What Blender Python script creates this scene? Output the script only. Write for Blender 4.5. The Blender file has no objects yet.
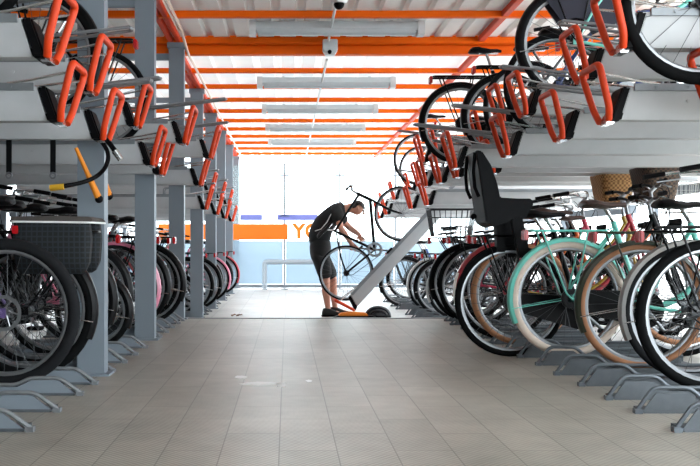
import bpy, bmesh, math, random
from math import pi, sin, cos, radians as rad
from mathutils import Vector, Matrix

random.seed(7)
S = bpy.context.scene
COL = S.collection
F, CX, CY, H = 900.0, 287.0, 246.0, 0.70          # focal length in pixels, optical centre, lens height


def at(px, py, y):
    return Vector(((px - CX) * y / F, y, H + (CY - py) * y / F))


def lin(c):
    return c / 12.92 if c <= 0.04045 else ((c + 0.055) / 1.055) ** 2.4


def hexc(h):
    h = h.lstrip('#')
    return tuple(lin(int(h[i:i + 2], 16) / 255) for i in (0, 2, 4))


# ------------------------------------------------------------------ materials
MATS = {}


def mat(name, col, rough=0.5, metal=0.0, var=0.06, scale=14.0, spec=0.5, coat=0.0, bump=0.0, bscale=60.0):
    if name in MATS:
        return MATS[name]
    m = bpy.data.materials.new(name)
    m.use_nodes = True
    nt = m.node_tree
    b = nt.nodes['Principled BSDF']
    c = hexc(col)
    tc = nt.nodes.new('ShaderNodeTexCoord')
    nz = nt.nodes.new('ShaderNodeTexNoise')
    nz.inputs['Scale'].default_value = scale
    nz.inputs['Detail'].default_value = 3
    nt.links.new(tc.outputs['Object'], nz.inputs['Vector'])
    mr = nt.nodes.new('ShaderNodeMix')
    mr.data_type = 'RGBA'
    mr.inputs['A'].default_value = (*[x * (1 - var) for x in c], 1)
    mr.inputs['B'].default_value = (*[min(1, x * (1 + var)) for x in c], 1)
    nt.links.new(nz.outputs['Fac'], mr.inputs['Factor'])
    nt.links.new(mr.outputs['Result'], b.inputs['Base Color'])
    b.inputs['Roughness'].default_value = rough
    b.inputs['Metallic'].default_value = metal
    b.inputs['Specular IOR Level'].default_value = spec
    b.inputs['Coat Weight'].default_value = coat
    if bump:
        n2 = nt.nodes.new('ShaderNodeTexNoise')
        n2.inputs['Scale'].default_value = bscale
        nt.links.new(tc.outputs['Object'], n2.inputs['Vector'])
        bp = nt.nodes.new('ShaderNodeBump')
        bp.inputs['Strength'].default_value = bump
        bp.inputs['Distance'].default_value = 0.01
        nt.links.new(n2.outputs['Fac'], bp.inputs['Height'])
        nt.links.new(bp.outputs['Normal'], b.inputs['Normal'])
    MATS[name] = m
    return m


def node(nt, t, **kw):
    n = nt.nodes.new(t)
    for k, v in kw.items():
        setattr(n, k, v)
    return n


def floor_material(name, base, base2, joint, x_off, lane, length, dots):
    m = bpy.data.materials.new(name)
    m.use_nodes = True
    nt = m.node_tree
    L = nt.links.new
    b = nt.nodes['Principled BSDF']
    tc = node(nt, 'ShaderNodeTexCoord')
    sp = node(nt, 'ShaderNodeSeparateXYZ')
    L(tc.outputs['Object'], sp.inputs[0])
    ad = node(nt, 'ShaderNodeMath', operation='ADD')
    ad.inputs[1].default_value = x_off
    L(sp.outputs['X'], ad.inputs[0])
    cb = node(nt, 'ShaderNodeCombineXYZ')
    L(sp.outputs['Y'], cb.inputs['X'])
    L(ad.outputs[0], cb.inputs['Y'])
    br = node(nt, 'ShaderNodeTexBrick')
    br.offset = 0.5
    br.inputs['Scale'].default_value = 1.0
    br.inputs['Mortar Size'].default_value = 0.0026
    br.inputs['Mortar Smooth'].default_value = 0.3
    br.inputs['Brick Width'].default_value = length
    br.inputs['Row Height'].default_value = lane
    br.inputs['Color1'].default_value = (*hexc(base), 1)
    br.inputs['Color2'].default_value = (*hexc(base2), 1)
    br.inputs['Mortar'].default_value = (*hexc(joint), 1)
    L(cb.outputs[0], br.inputs['Vector'])
    # fine rib / stud pattern
    def wave(src, per):
        mu = node(nt, 'ShaderNodeMath', operation='MULTIPLY')
        mu.inputs[1].default_value = 2 * pi / per
        L(src, mu.inputs[0])
        si = node(nt, 'ShaderNodeMath', operation='SINE')
        L(mu.outputs[0], si.inputs[0])
        return si.outputs[0]
    wx = wave(ad.outputs[0], lane / 8)
    wy = wave(sp.outputs['Y'], lane / 8)
    pr = node(nt, 'ShaderNodeMath', operation='MULTIPLY')
    L(wx, pr.inputs[0])
    L(wy, pr.inputs[1])
    nz = node(nt, 'ShaderNodeTexNoise')
    nz.inputs['Scale'].default_value = 1.3
    nz.inputs['Detail'].default_value = 6
    nz.inputs['Roughness'].default_value = 0.65
    L(tc.outputs['Object'], nz.inputs['Vector'])
    mp = node(nt, 'ShaderNodeMapRange')
    mp.inputs['From Min'].default_value = 0.25
    mp.inputs['From Max'].default_value = 0.75
    mp.inputs['To Min'].default_value = 0.74
    mp.inputs['To Max'].default_value = 1.18
    L(nz.outputs['Fac'], mp.inputs['Value'])
    md = node(nt, 'ShaderNodeMath', operation='MULTIPLY_ADD')
    md.inputs[1].default_value = dots
    L(pr.outputs[0], md.inputs[0])
    L(mp.outputs[0], md.inputs[2])
    # small grey wear scuffs
    n3 = node(nt, 'ShaderNodeTexNoise')
    n3.inputs['Scale'].default_value = 9
    n3.inputs['Detail'].default_value = 5
    L(tc.outputs['Object'], n3.inputs['Vector'])
    m3 = node(nt, 'ShaderNodeMapRange')
    m3.inputs['From Min'].default_value = 0.3
    m3.inputs['From Max'].default_value = 0.7
    m3.inputs['To Min'].default_value = 0.9
    m3.inputs['To Max'].default_value = 1.08
    L(n3.outputs['Fac'], m3.inputs['Value'])
    mm = node(nt, 'ShaderNodeMath', operation='MULTIPLY')
    L(md.outputs[0], mm.inputs[0])
    L(m3.outputs[0], mm.inputs[1])
    hs = node(nt, 'ShaderNodeHueSaturation')
    L(br.outputs['Color'], hs.inputs['Color'])
    L(mm.outputs[0], hs.inputs['Value'])
    L(hs.outputs['Color'], b.inputs['Base Color'])
    b.inputs['Roughness'].default_value = 0.36
    b.inputs['Specular IOR Level'].default_value = 0.6
    bp = node(nt, 'ShaderNodeBump')
    bp.inputs['Strength'].default_value = 0.25
    bp.inputs['Distance'].default_value = 0.003
    sb = node(nt, 'ShaderNodeMath', operation='SUBTRACT')
    L(pr.outputs[0], sb.inputs[0])
    L(br.outputs['Fac'], sb.inputs[1])
    L(sb.outputs[0], bp.inputs['Height'])
    L(bp.outputs['Normal'], b.inputs['Normal'])
    return m


def plaid_material():
    m = bpy.data.materials.new('dark_plaid_cloth')
    m.use_nodes = True
    nt = m.node_tree
    L = nt.links.new
    b = nt.nodes['Principled BSDF']
    tc = node(nt, 'ShaderNodeTexCoord')
    cols = None
    mx = node(nt, 'ShaderNodeMix', data_type='RGBA')
    mx.inputs['A'].default_value = (*hexc('#07090b'), 1)
    mx.inputs['B'].default_value = (*hexc('#34434e'), 1)
    facs = []
    for d in ('X', 'Z'):
        w = node(nt, 'ShaderNodeTexWave')
        w.bands_direction = d
        w.inputs['Scale'].default_value = 12
        L(tc.outputs['Object'], w.inputs['Vector'])
        p = node(nt, 'ShaderNodeMath', operation='POWER')
        p.inputs[1].default_value = 6
        L(w.outputs['Fac'], p.inputs[0])
        facs.append(p)
    a = node(nt, 'ShaderNodeMath', operation='MAXIMUM')
    L(facs[0].outputs[0], a.inputs[0])
    L(facs[1].outputs[0], a.inputs[1])
    s = node(nt, 'ShaderNodeMath', operation='MULTIPLY')
    s.inputs[1].default_value = 0.32
    L(a.outputs[0], s.inputs[0])
    L(s.outputs[0], mx.inputs['Factor'])
    L(mx.outputs['Result'], b.inputs['Base Color'])
    b.inputs['Roughness'].default_value = 0.8
    return m


def wicker_material(name, c1, c2):
    m = bpy.data.materials.new(name)
    m.use_nodes = True
    nt = m.node_tree
    L = nt.links.new
    b = nt.nodes['Principled BSDF']
    tc = node(nt, 'ShaderNodeTexCoord')
    ck = node(nt, 'ShaderNodeTexChecker')
    ck.inputs['Scale'].default_value = 55
    ck.inputs['Color1'].default_value = (*hexc(c1), 1)
    ck.inputs['Color2'].default_value = (*hexc(c2), 1)
    L(tc.outputs['Object'], ck.inputs['Vector'])
    L(ck.outputs['Color'], b.inputs['Base Color'])
    bp = node(nt, 'ShaderNodeBump')
    bp.inputs['Distance'].default_value = 0.006
    L(ck.outputs['Fac'], bp.inputs['Height'])
    L(bp.outputs['Normal'], b.inputs['Normal'])
    b.inputs['Roughness'].default_value = 0.7
    return m


def glass_material(name, tint, transp, frost):
    m = bpy.data.materials.new(name)
    m.use_nodes = True
    nt = m.node_tree
    L = nt.links.new
    for n in list(nt.nodes):
        if n.type != 'OUTPUT_MATERIAL':
            nt.nodes.remove(n)
    out = nt.nodes[0]
    tr = node(nt, 'ShaderNodeBsdfTransparent')
    tr.inputs[0].default_value = (*hexc(tint), 1)
    tl = node(nt, 'ShaderNodeBsdfTranslucent')
    tl.inputs[0].default_value = (*hexc(frost), 1)
    gl = node(nt, 'ShaderNodeBsdfGlossy')
    gl.inputs['Roughness'].default_value = 0.05
    m1 = node(nt, 'ShaderNodeMixShader')
    m1.inputs[0].default_value = 1 - transp
    L(tr.outputs[0], m1.inputs[1])
    L(tl.outputs[0], m1.inputs[2])
    fr = node(nt, 'ShaderNodeFresnel')
    fr.inputs[0].default_value = 1.35
    m2 = node(nt, 'ShaderNodeMixShader')
    L(fr.outputs[0], m2.inputs[0])
    L(m1.outputs[0], m2.inputs[1])
    L(gl.outputs[0], m2.inputs[2])
    L(m2.outputs[0], out.inputs['Surface'])
    return m


STEEL = mat('galvanised_steel', '#83888c', 0.45, 0.5, 0.16, 22)
TRAYGREY = mat('tray_grey_steel', '#b2b5b7', 0.5, 0.0, 0.08, 10)
POSTGREY = mat('column_grey_paint', '#78828b', 0.5, 0.0, 0.05, 6, spec=0.3)
ORANGE_BEAM = mat('orange_beam_paint', '#ef6400', 0.5, 0.0, 0.08, 4, spec=0.15)
ORANGE_RED = mat('orange_red_paint', '#d8431a', 0.5, 0.0, 0.08, 4, spec=0.15)
ORANGE_HANDLE = mat('orange_rubber', '#cf3c10', 0.5, 0.0, 0.10, 25, spec=0.3)
WHITE = mat('white_paint', '#e8e9e8', 0.5)
BLACK = mat('black_plastic', '#0b0b0d', 0.5, spec=0.07)
RUBBER = mat('black_rubber', '#0f1011', 0.8, 0, 0.15, 40, spec=0.06)
RUBBER_G = mat('grey_black_rubber', '#1d1e20', 0.8, 0, 0.15, 40, spec=0.08)
TAN = mat('tan_rubber', '#a87552', 0.7, 0, 0.12, 30)
CREAM = mat('cream_rubber', '#d9c9bb', 0.7, 0, 0.10, 30)
CHROME = mat('chrome', '#c9cbcc', 0.22, 0.9)
ALU = mat('brushed_aluminium', '#8f9295', 0.35, 0.8)
SPOKE = mat('stainless_spoke', '#4a4c4f', 0.45, 0.5)
DARKMETAL = mat('dark_metal', '#1c1d20', 0.45, 0.4)
RED_L = mat('red_reflector', '#b3161c', 0.25)
AMBER = mat('amber_reflector', '#e06a14', 0.3)
LEATHER = mat('brown_leather', '#3a2620', 0.5, 0, 0.2, 30)
BLACK_LEATHER = mat('black_vinyl', '#121113', 0.5, 0, 0.15, 30, spec=0.1)
RACKMET = mat('rack_dark_grey', '#5d646a', 0.45, 0.45, 0.15, 15)
RACKPLATE = mat('rack_plate_grey', '#555b60', 0.55, 0.3, 0.2, 25, bump=0.3, bscale=300)
LIGHTGREY = mat('light_grey_plastic', '#c9cdce', 0.4)
PLAID = plaid_material()
WICKER = wicker_material('tan_wicker', '#c79a63', '#8b6238')
WICKER_D = wicker_material('dark_wicker', '#5a4534', '#2b2019')
SKIN = mat('skin', '#c98f78', 0.55, 0, 0.08, 20)
SHIRT = mat('black_shirt_cloth', '#1d1f20', 0.85, 0, 0.2, 20, bump=0.3, bscale=30)
SHORTS = mat('black_shorts_cloth', '#191a1b', 0.85, 0, 0.2, 20, bump=0.3, bscale=30)
HAIR = mat('dark_hair', '#1a1412', 0.6, 0, 0.3, 60)
SHOE = mat('dark_shoe', '#242523', 0.7)


def paint(name, c, rough=0.3):
    return mat(name, c, rough, 0.0, 0.05, 8, 0.5, 0.3)


P_BLACK = mat('black_paint', '#0b0b0d', 0.3, spec=0.12)
P_TEAL = paint('mint_teal_paint', '#6fcfc0')
P_PURPLE = paint('purple_paint', '#5a4a78')
P_PINK = paint('pink_paint', '#d27792')
P_RED = paint('red_paint', '#a51f2e')
P_CRIMSON = paint('crimson_pink_paint', '#c0284e')
P_GREEN = paint('dark_green_paint', '#262e1e')
P_SILVER = mat('silver_paint', '#a9a9a8', 0.35, 0.6)
P_WHITE = paint('cream_white_paint', '#d8d2c8')
P_BLUE = paint('blue_paint', '#2f4a8a')
P_GREY = paint('grey_paint', '#55595e')
P_YELLOW = paint('mustard_paint', '#a98a2c')
P_ORANGE = paint('orange_paint', '#e0661c')


# ------------------------------------------------------------------ mesh builder
class MB:
    def __init__(self):
        self.v, self.f = [], []

    def add(self, vs, fs):
        o = len(self.v)
        self.v += [tuple(p) for p in vs]
        self.f += [tuple(i + o for i in q) for q in fs]
        return self

    def box(self, x0, x1, y0, y1, z0, z1, M=None):
        vs = [Vector((x, y, z)) for x in (x0, x1) for y in (y0, y1) for z in (z0, z1)]
        if M is not None:
            vs = [M @ p for p in vs]
        return self.add(vs, [(0, 1, 3, 2), (4, 6, 7, 5), (0, 4, 5, 1), (2, 3, 7, 6), (0, 2, 6, 4), (1, 5, 7, 3)])

    def tube(self, pts, r, n=8, closed=False, flat=1.0):
        pts = [Vector(p) for p in pts]
        N = len(pts)
        rs = r if isinstance(r, (list, tuple)) else [r] * N
        def tan(i):
            if closed:
                d = pts[(i + 1) % N] - pts[i - 1]
            else:
                d = pts[min(i + 1, N - 1)] - pts[max(i - 1, 0)]
            return d.normalized()
        t = tan(0)
        ref = Vector((0, 1, 0)) if abs(t.y) < 0.9 else Vector((0, 0, 1))
        u = (ref - t * ref.dot(t)).normalized()
        vs = []
        for i in range(N):
            t = tan(i)
            u = (u - t * u.dot(t)).normalized()
            w = t.cross(u)
            for k in range(n):
                a = 2 * pi * k / n
                vs.append(pts[i] + (u * cos(a) * flat + w * sin(a)) * rs[i])
        fs = []
        for i in range(N if closed else N - 1):
            for k in range(n):
                a, b = i * n + k, i * n + (k + 1) % n
                c, d = ((i + 1) % N) * n + (k + 1) % n, ((i + 1) % N) * n + k
                fs.append((a, b, c, d))
        if not closed:
            fs.append(tuple(range(n - 1, -1, -1)))
            fs.append(tuple((N - 1) * n + k for k in range(n)))
        return self.add(vs, fs)

    def ring(self, profile, n=40, a0=0.0, a1=2 * pi, c=(0, 0, 0)):
        """profile: (radius, y) points, swept about the Y axis through c; closed profile."""
        full = abs(a1 - a0 - 2 * pi) < 1e-6
        m = len(profile)
        cnt = n if full else n + 1
        vs = []
        for i in range(cnt):
            a = a0 + (a1 - a0) * i / n
            for (r, y) in profile:
                vs.append((c[0] + r * cos(a), c[1] + y, c[2] + r * sin(a)))
        fs = []
        for i in range(n):
            j = (i + 1) % cnt
            for k in range(m):
                fs.append((i * m + k, i * m + (k + 1) % m, j * m + (k + 1) % m, j * m + k))
        if not full:
            fs.append(tuple(range(m)))
            fs.append(tuple((cnt - 1) * m + k for k in range(m - 1, -1, -1)))
        return self.add(vs, fs)

    def prism(self, poly, y0, y1):
        """poly in (x, z), extruded along y"""
        n = len(poly)
        vs = [(x, y0, z) for x, z in poly] + [(x, y1, z) for x, z in poly]
        fs = [tuple(range(n)), tuple(range(2 * n - 1, n - 1, -1))]
        fs += [(i, i + n, (i + 1) % n + n, (i + 1) % n) for i in range(n)]
        return self.add(vs, fs)

    def prism_x(self, poly, x0, x1):
        """poly in (y, z), extruded along x"""
        n = len(poly)
        vs = [(x0, y, z) for y, z in poly] + [(x1, y, z) for y, z in poly]
        fs = [tuple(range(n - 1, -1, -1)), tuple(range(n, 2 * n))]
        fs += [(i, (i + 1) % n, (i + 1) % n + n, i + n) for i in range(n)]
        return self.add(vs, fs)

    def loft(self, rings):
        n = len(rings[0])
        vs = [p for r in rings for p in r]
        fs = []
        for i in range(len(rings) - 1):
            for k in range(n):
                fs.append((i * n + k, i * n + (k + 1) % n, (i + 1) * n + (k + 1) % n, (i + 1) * n + k))
        fs.append(tuple(range(n - 1, -1, -1)))
        fs.append(tuple((len(rings) - 1) * n + k for k in range(n)))
        return self.add(vs, fs)

    def ball(self, c, rx, ry, rz, n=12, m=8, M=None, z_from=-1.0):
        rings = []
        c = Vector(c)
        lo = math.asin(max(-1, z_from)) if z_from > -1 else -pi / 2 + 0.05
        for i in range(m + 1):
            a = lo + (pi / 2 - 0.05 - lo) * i / m
            rg = []
            for k in range(n):
                t = 2 * pi * k / n
                p = Vector((rx * cos(a) * cos(t), ry * cos(a) * sin(t), rz * sin(a)))
                if M is not None:
                    p = M @ p
                rg.append(c + p)
            rings.append(rg)
        return self.loft(rings)

    def mesh(self, name, bevel=0.0):
        me = bpy.data.meshes.new(name)
        me.from_pydata(self.v, [], self.f)
        me.validate()
        bm = bmesh.new()
        bm.from_mesh(me)
        bmesh.ops.recalc_face_normals(bm, faces=bm.faces)
        if bevel:
            bmesh.ops.bevel(bm, geom=[e for e in bm.edges if e.is_manifold and e.calc_face_angle(0) > 0.6],
                            offset=bevel, segments=2, affect='EDGES', clamp_overlap=True)
        bm.to_mesh(me)
        bm.free()
        me.shade_smooth()
        me.set_sharp_from_angle(angle=rad(38))
        return me


def bez(p0, p1, p2, n=8):
    p0, p1, p2 = Vector(p0), Vector(p1), Vector(p2)
    return [p0 * (1 - t) ** 2 + p1 * 2 * t * (1 - t) + p2 * t * t for t in [i / n for i in range(n + 1)]]


def fillet(pts, r, closed=False, n=4):
    pts = [Vector(p) for p in pts]
    N = len(pts)
    out = []
    for i in range(N):
        if not closed and i in (0, N - 1):
            out.append(pts[i])
            continue
        a, b, c = pts[i - 1], pts[i], pts[(i + 1) % N]
        da, dc = (a - b), (c - b)
        k = min(r, da.length * 0.45, dc.length * 0.45)
        out += bez(b + da.normalized() * k, b, b + dc.normalized() * k, n)
    return out


CACHE = {}


def mesh_of(key, fn, m, bevel=0.0):
    k = (key, m.name)
    if k not in CACHE:
        if key not in CACHE:
            b = MB()
            fn(b)
            me = b.mesh(str(key if isinstance(key, str) else key[0]), bevel)
            CACHE[key] = me
            me.materials.append(m)
            CACHE[k] = me
        else:
            me = CACHE[key].copy()
            me.materials.clear()
            me.materials.append(m)
            CACHE[k] = me
    return CACHE[k]


def link(name, me, parent=None, loc=(0, 0, 0), rot=(0, 0, 0), label=None):
    o = bpy.data.objects.new(name, me)
    COL.objects.link(o)
    o.location = loc
    o.rotation_euler = rot
    if parent is not None:
        o.parent = parent
    if label:
        o['label'] = label
    return o


def part(parent, name, key, fn, m, loc=(0, 0, 0), rot=(0, 0, 0), label=None, bevel=0.0):
    return link(name, mesh_of(key, fn, m, bevel), parent, loc, rot, label)


_uid = [0]


def solo(name, b, m, parent=None, bevel=0.0, label=None, loc=(0, 0, 0), rot=(0, 0, 0)):
    me = b.mesh(name, bevel)
    me.materials.append(m)
    return link(name, me, parent, loc, rot, label)


def thing(name, label, cat, loc=(0, 0, 0), rot=(0, 0, 0), group=None):
    o = link(name, None, None, loc, rot)
    return tag(o, label, cat, group)


def tag(o, label, cat, group=None):
    o['label'] = label
    o['category'] = cat
    if group:
        o['group'] = group
    return o


def struct(name, b, m, bevel=0.0):
    o = solo(name, b, m, bevel=bevel)
    o['kind'] = 'structure'
    return o


ORD = ['first', 'second', 'third', 'fourth', 'fifth', 'sixth', 'seventh', 'eighth', 'ninth', 'tenth', 'eleventh',
       'twelfth', 'thirteenth', 'fourteenth', 'fifteenth', 'sixteenth', 'seventeenth', 'eighteenth', 'nineteenth', 'twentieth',
       'twenty-first', 'twenty-second', 'twenty-third', 'twenty-fourth']

# ------------------------------------------------------------------ setting
LOW = -0.17                                  # level of the lower floor beyond the step
EDGE = 8.72
FLOOR_M = floor_material('beige_paving', '#979389', '#a5a096', '#716d65', 0.027, 0.198, 0.56, 0.22)
FLOOR2_M = floor_material('pale_paving', '#b9b9b6', '#c4c4c0', '#7f8182', 0.02, 0.30, 0.6, 0.03)
ASPHALT = mat('pale_asphalt', '#b9bbbb', 0.9, 0, 0.12, 2)
DARKWALL = mat('dark_grey_cladding', '#5c5f62', 0.8, 0, 0.1, 1.5)

struct('floor', MB().box(-4.6, 8, -3.0, EDGE, -0.25, 0.0), FLOOR_M)
struct('floor_far', MB().box(-8, 9, EDGE + 0.002, 19.5, -0.3, LOW), FLOOR2_M)
struct('trim_1', MB().box(-4.5, 8, EDGE - 0.06, EDGE + 0.012, -0.16, 0.006), mat('step_edge_metal', '#8f9293', 0.45, 0.5), 0.002)
struct('ground', MB().add([(-60, 19.5, -0.24), (60, 19.5, -0.24), (60, 120, -0.24), (-60, 120, -0.24),
                           (9, -3, -0.24), (60, -3, -0.24), (60, 19.5, -0.24), (9, 19.5, -0.24),
                           (-60, 8, -0.24), (-8, 8, -0.24), (-8, 19.5, -0.24), (-60, 19.5, -0.24)],
                          [(0, 1, 2, 3), (4, 5, 6, 7), (8, 9, 10, 11)]), ASPHALT)
struct('light_blocker_wall', MB().box(-4.6, 1.2, -3.1, -3.0, -0.2, 2.75), DARKWALL)  # unseen wall added behind the camera to darken the near floor and trays
struct('wall_left', MB().box(-4.6, -4.45, -3, 13.5, -0.17, 2.60), DARKWALL)


def roof_material(name, amount):
    m = mat(name, '#eceae7', 0.5, 0.0, 0.05, 3)
    nt = m.node_tree
    tl = node(nt, 'ShaderNodeBsdfTranslucent')
    tl.inputs[0].default_value = (0.84, 0.86, 0.86, 1)
    mx = node(nt, 'ShaderNodeMixShader')
    mx.inputs[0].default_value = amount
    nt.links.new(nt.nodes['Principled BSDF'].outputs[0], mx.inputs[1])
    nt.links.new(tl.outputs[0], mx.inputs[2])
    nt.links.new(mx.outputs[0], nt.nodes['Material Output'].inputs['Surface'])
    return m


def roof(name, y0, y1, z, m):
    b = MB()
    prof = []
    per, hgt = 0.215, 0.055
    x = -5.0
    while x < 4.5:
        prof += [(x, z), (x + 0.130, z), (x + 0.145, z + hgt), (x + 0.20, z + hgt)]
        x += per
    n = len(prof)
    vs = [(px, y0, pz) for px, pz in prof] + [(px, y1, pz) for px, pz in prof]
    fs = [(i, i + 1, n + i + 1, n + i) for i in range(n - 1)]
    b.add(vs, fs)
    o = struct(name, b, m)
    for p in o.data.polygons:
        p.use_smooth = False


roof('ceiling', -3.0, 8.80, 2.702, roof_material('white_roof_sheet', 0.005))
roof('ceiling_far', 8.80, 19.3, 2.602, roof_material('pale_translucent_sheet', 0.06))
struct('trim_4', MB().box(-4.9, 4.6, 8.801, 8.807, 2.60, 2.76), ORANGE_BEAM)

for y in (3.75, 4.95, 5.72, 6.85, 7.67):                           # purlins of the near roof
    struct('roof_beam', MB().box(-4.9, 4.6, y - 0.03, y + 0.03, 2.645, 2.70), ORANGE_BEAM, 0.004)
struct('roof_beam', MB().box(-4.9, 4.6, 8.60, 8.69, 2.642, 2.70), ORANGE_BEAM, 0.005)
struct('roof_beam', MB().box(-4.9, 4.6, 8.71, 8.80, 2.555, 2.64), ORANGE_BEAM, 0.006)
for i in range(10):
    y = 9.63 + 0.96 * i
    struct('roof_beam', MB().box(-4.9, 4.6, y - 0.03, y + 0.03, 2.55, 2.60), ORANGE_BEAM, 0.004)
# beams running along the aisle
struct('roof_beam', MB().box(-1.135, -1.085, -2.5, 8.59, 2.645, 2.70).box(-1.06, -1.015, -2.5, 8.59, 2.645, 2.70), ORANGE_RED, 0.006)
struct('roof_beam', MB().box(-1.135, -1.085, 8.82, 19.0, 2.54, 2.60).box(-1.06, -1.015, 8.82, 19.0, 2.54, 2.60), ORANGE_RED, 0.006)
struct('roof_beam', MB().box(1.82, 1.885, -2.5, 8.59, 2.65, 2.70), ORANGE_RED, 0.006)
struct('roof_beam', MB().box(1.82, 1.885, 8.82, 19.0, 2.556, 2.60), ORANGE_RED, 0.006)

# grey columns with their outriggers
POST_Y = [4.90, 6.73, 8.65, 10.57, 12.5, 14.4, 16.4, 18.5]
for i, y in enumerate(POST_Y):
    far = i > 2
    z0, z1 = (LOW, 2.54) if far else (0.0, 2.645)
    b = MB()
    # folded C-section: wide front face, lit return flange
    b.box(-1.13, -0.985, y - 0.05, y - 0.042, z0, z1)
    b.box(-0.993, -0.985, y - 0.042, y + 0.05, z0, z1)
    b.box(-1.13, -1.122, y - 0.042, y + 0.05, z0, z1)
    b.box(-1.122, -0.993, y + 0.042, y + 0.05, z0, z1)
    b.box(-1.16, -0.955, y - 0.075, y + 0.075, z0, z0 + 0.012)
    b.box(-1.145, -0.97, y - 0.06, y + 0.06, z1 - 0.05, z1)
    struct('column', b, POSTGREY)
    struct('column_beam', MB().box(-3.3, -1.131, y - 0.03, y + 0.03, z1 - 0.16, z1 - 0.10).box(-3.38, -3.3, y - 0.04, y + 0.04, z0, z1), POSTGREY, 0.004)

# conduits under the roof
struct('trim_2', MB().tube([(-0.965, -2, 2.62), (-0.965, 8.0, 2.62)], 0.012, 8)
       .tube(fillet([(-0.935, 5, 2.62), (-0.935, 7.9, 2.62), (-0.93, 8.5, 2.50), (-0.935, 9.2, 2.52), (-0.935, 18.5, 2.53)], 0.2), 0.013, 8), mat('pale_conduit', '#d3b7a4', 0.4, 0.3))
struct('trim_3', MB().tube([(0.39, 7.0, 2.63), (0.39, 8.56, 2.63)], 0.012, 8).tube([(0.39, 8.84, 2.53), (0.39, 18.4, 2.53)], 0.012, 8), LIGHTGREY)


# ------------------------------------------------------------------ lamps, cameras
def batten(y, z, n):
    t = thing('ceiling_lamp', f'long white batten lamp under the ribbed roof, {ORD[n]} along the aisle', 'lamp', (0.44, y, z), group='batten lamps under the roof')
    part(t, 'lamp_body', 'lampbody', lambda b: b.prism_x([(-0.05, 0.06), (-0.07, 0.0), (-0.06, -0.02), (0.06, -0.02), (0.07, 0.0), (0.05, 0.06)], -0.72, 0.72), mat('lamp_body_grey', '#bcc5c8', 0.4))
    part(t, 'diffuser', 'lampdiff', lambda b: b.prism_x([(-0.055, -0.02), (-0.05, -0.04), (-0.02, -0.052), (0.02, -0.052), (0.05, -0.04), (0.055, -0.02)], -0.70, 0.70), mat('lamp_diffuser', '#b4bec2', 0.3))
    for s in (-1, 1):
        part(t, 'end_cap', 'lampcap', lambda b: b.prism_x([(-0.06, 0.066), (-0.077, 0.0), (-0.06, -0.056), (0.06, -0.056), (0.077, 0.0), (0.06, 0.066)], -0.03, 0.03), LIGHTGREY, (s * 0.745, 0, 0))
    part(t, 'hanger', 'lamphang', lambda b: b.box(-0.5, -0.47, -0.02, 0.02, 0.06, 0.076).box(0.47, 0.5, -0.02, 0.02, 0.06, 0.076), LIGHTGREY)


for n, (y, z) in enumerate([(8.0, 2.625), (10.1, 2.525), (12.05, 2.525), (13.97, 2.525), (15.9, 2.525)]):
    batten(y, z, n)

c0 = at(339, 0, 7.1)
t = thing('security_camera', 'white dome security camera with black lens hanging in front of the first batten lamp', 'camera', (c0.x, 7.1, 2.662))
solo('camera_base', MB().tube([(0, 0, 0.04), (0, 0, -0.02)], 0.07, 20).tube([(0, 0, -0.02), (0, 0, -0.05)], [0.07, 0.055], 20), WHITE, t)
solo('lens', MB().ball((0, 0, -0.055), 0.042, 0.042, 0.042, 16, 10), BLACK, t)
c1 = at(330, 47, 8.5)
t = thing('security_camera', 'boxy white security camera mounted on the main orange beam', 'camera', (c1.x, 8.5, c1.z))
solo('housing', MB().prism([(-0.07, 0.065), (-0.07, -0.03), (-0.04, -0.075), (0.045, -0.075), (0.07, -0.03), (0.07, 0.065)], -0.05, 0.07), LIGHTGREY, t, 0.006)
solo('lens', MB().ball((-0.005, -0.04, -0.055), 0.022, 0.022, 0.022), BLACK, t)
solo('bracket', MB().box(-0.012, 0.012, 0.0, 0.02, 0.06, 0.165).box(-0.03, 0.03, 0.06, 0.095, 0.02, 0.1), ORANGE_BEAM, t)

# ------------------------------------------------------------------ back fence with its signs
FY = 18.2
GL_CLEAR = glass_material('clear_glass', '#f3f8f8', 0.92, '#f2f7f7')
GL_BLUE = glass_material('frosted_blue_glass', '#c6d0d7', 0.25, '#909ca5')
FPOST = mat('fence_post_grey', '#8f9aa2', 0.4, 0.3)
t = thing('glass_fence', 'tall fence of glass panels and steel posts closing off the end of the aisle', 'fence', (0, FY, LOW))
posts = [-4.55 + 1.12 * i for i in range(9)]
for x in posts:
    part(t, 'post', 'fpost', lambda b: b.box(-0.02, 0.02, -0.02, 0.03, 0.0, 2.55).box(-0.1, 0.1, -0.03, -0.02, 2.28, 2.31)
         .box(-0.1, 0.1, -0.03, -0.02, 1.46, 1.49).box(-0.07, 0.07, -0.06, 0.06, 0, 0.012), FPOST, (x + 0.04 - .02, 0, 0))
for x in posts[:-1]:
    part(t, 'glass_pane', 'fpane', lambda b: b.box(0.025, 1.09, 0.0, 0.01, 0.98, 2.5), GL_CLEAR, (x + 0.02, 0, 0), label='clear upper glass pane')
    part(t, 'lower_panel', 'flow', lambda b: b.box(0.025, 1.09, 0.0, 0.01, 0.10, 0.975), GL_BLUE, (x + 0.02, 0, 0), label='frosted blue-grey lower panel')
solo('rail', MB().box(-4.55, 4.45, 0.03, 0.06, 0.02, 0.09), mat('fence_rail', '#7f8890', 0.5, 0.3), t)
for (xa, xb, za, zb) in [(-0.45, 0.9, 0.10, 0.55)]:
    solo('low_hoop', MB().tube(fillet([(xa, -0.12, 0), (xa, -0.12, zb), (xb, -0.12, zb), (xb, -0.12, 0)], 0.06), 0.05, 8), mat('hoop_grey', '#98a3ab', 0.5, 0.1), t, label='pale grey low guard hoop')
ORB = mat('orange_banner', '#e07000', 0.6, 0, 0.03)
BLU = mat('lavender_blue_strip', '#7880c8', 0.6, 0, 0.1)
b = MB().box(-2.6, 0.02, -0.03, -0.022, 0.0, 0.32)
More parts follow.
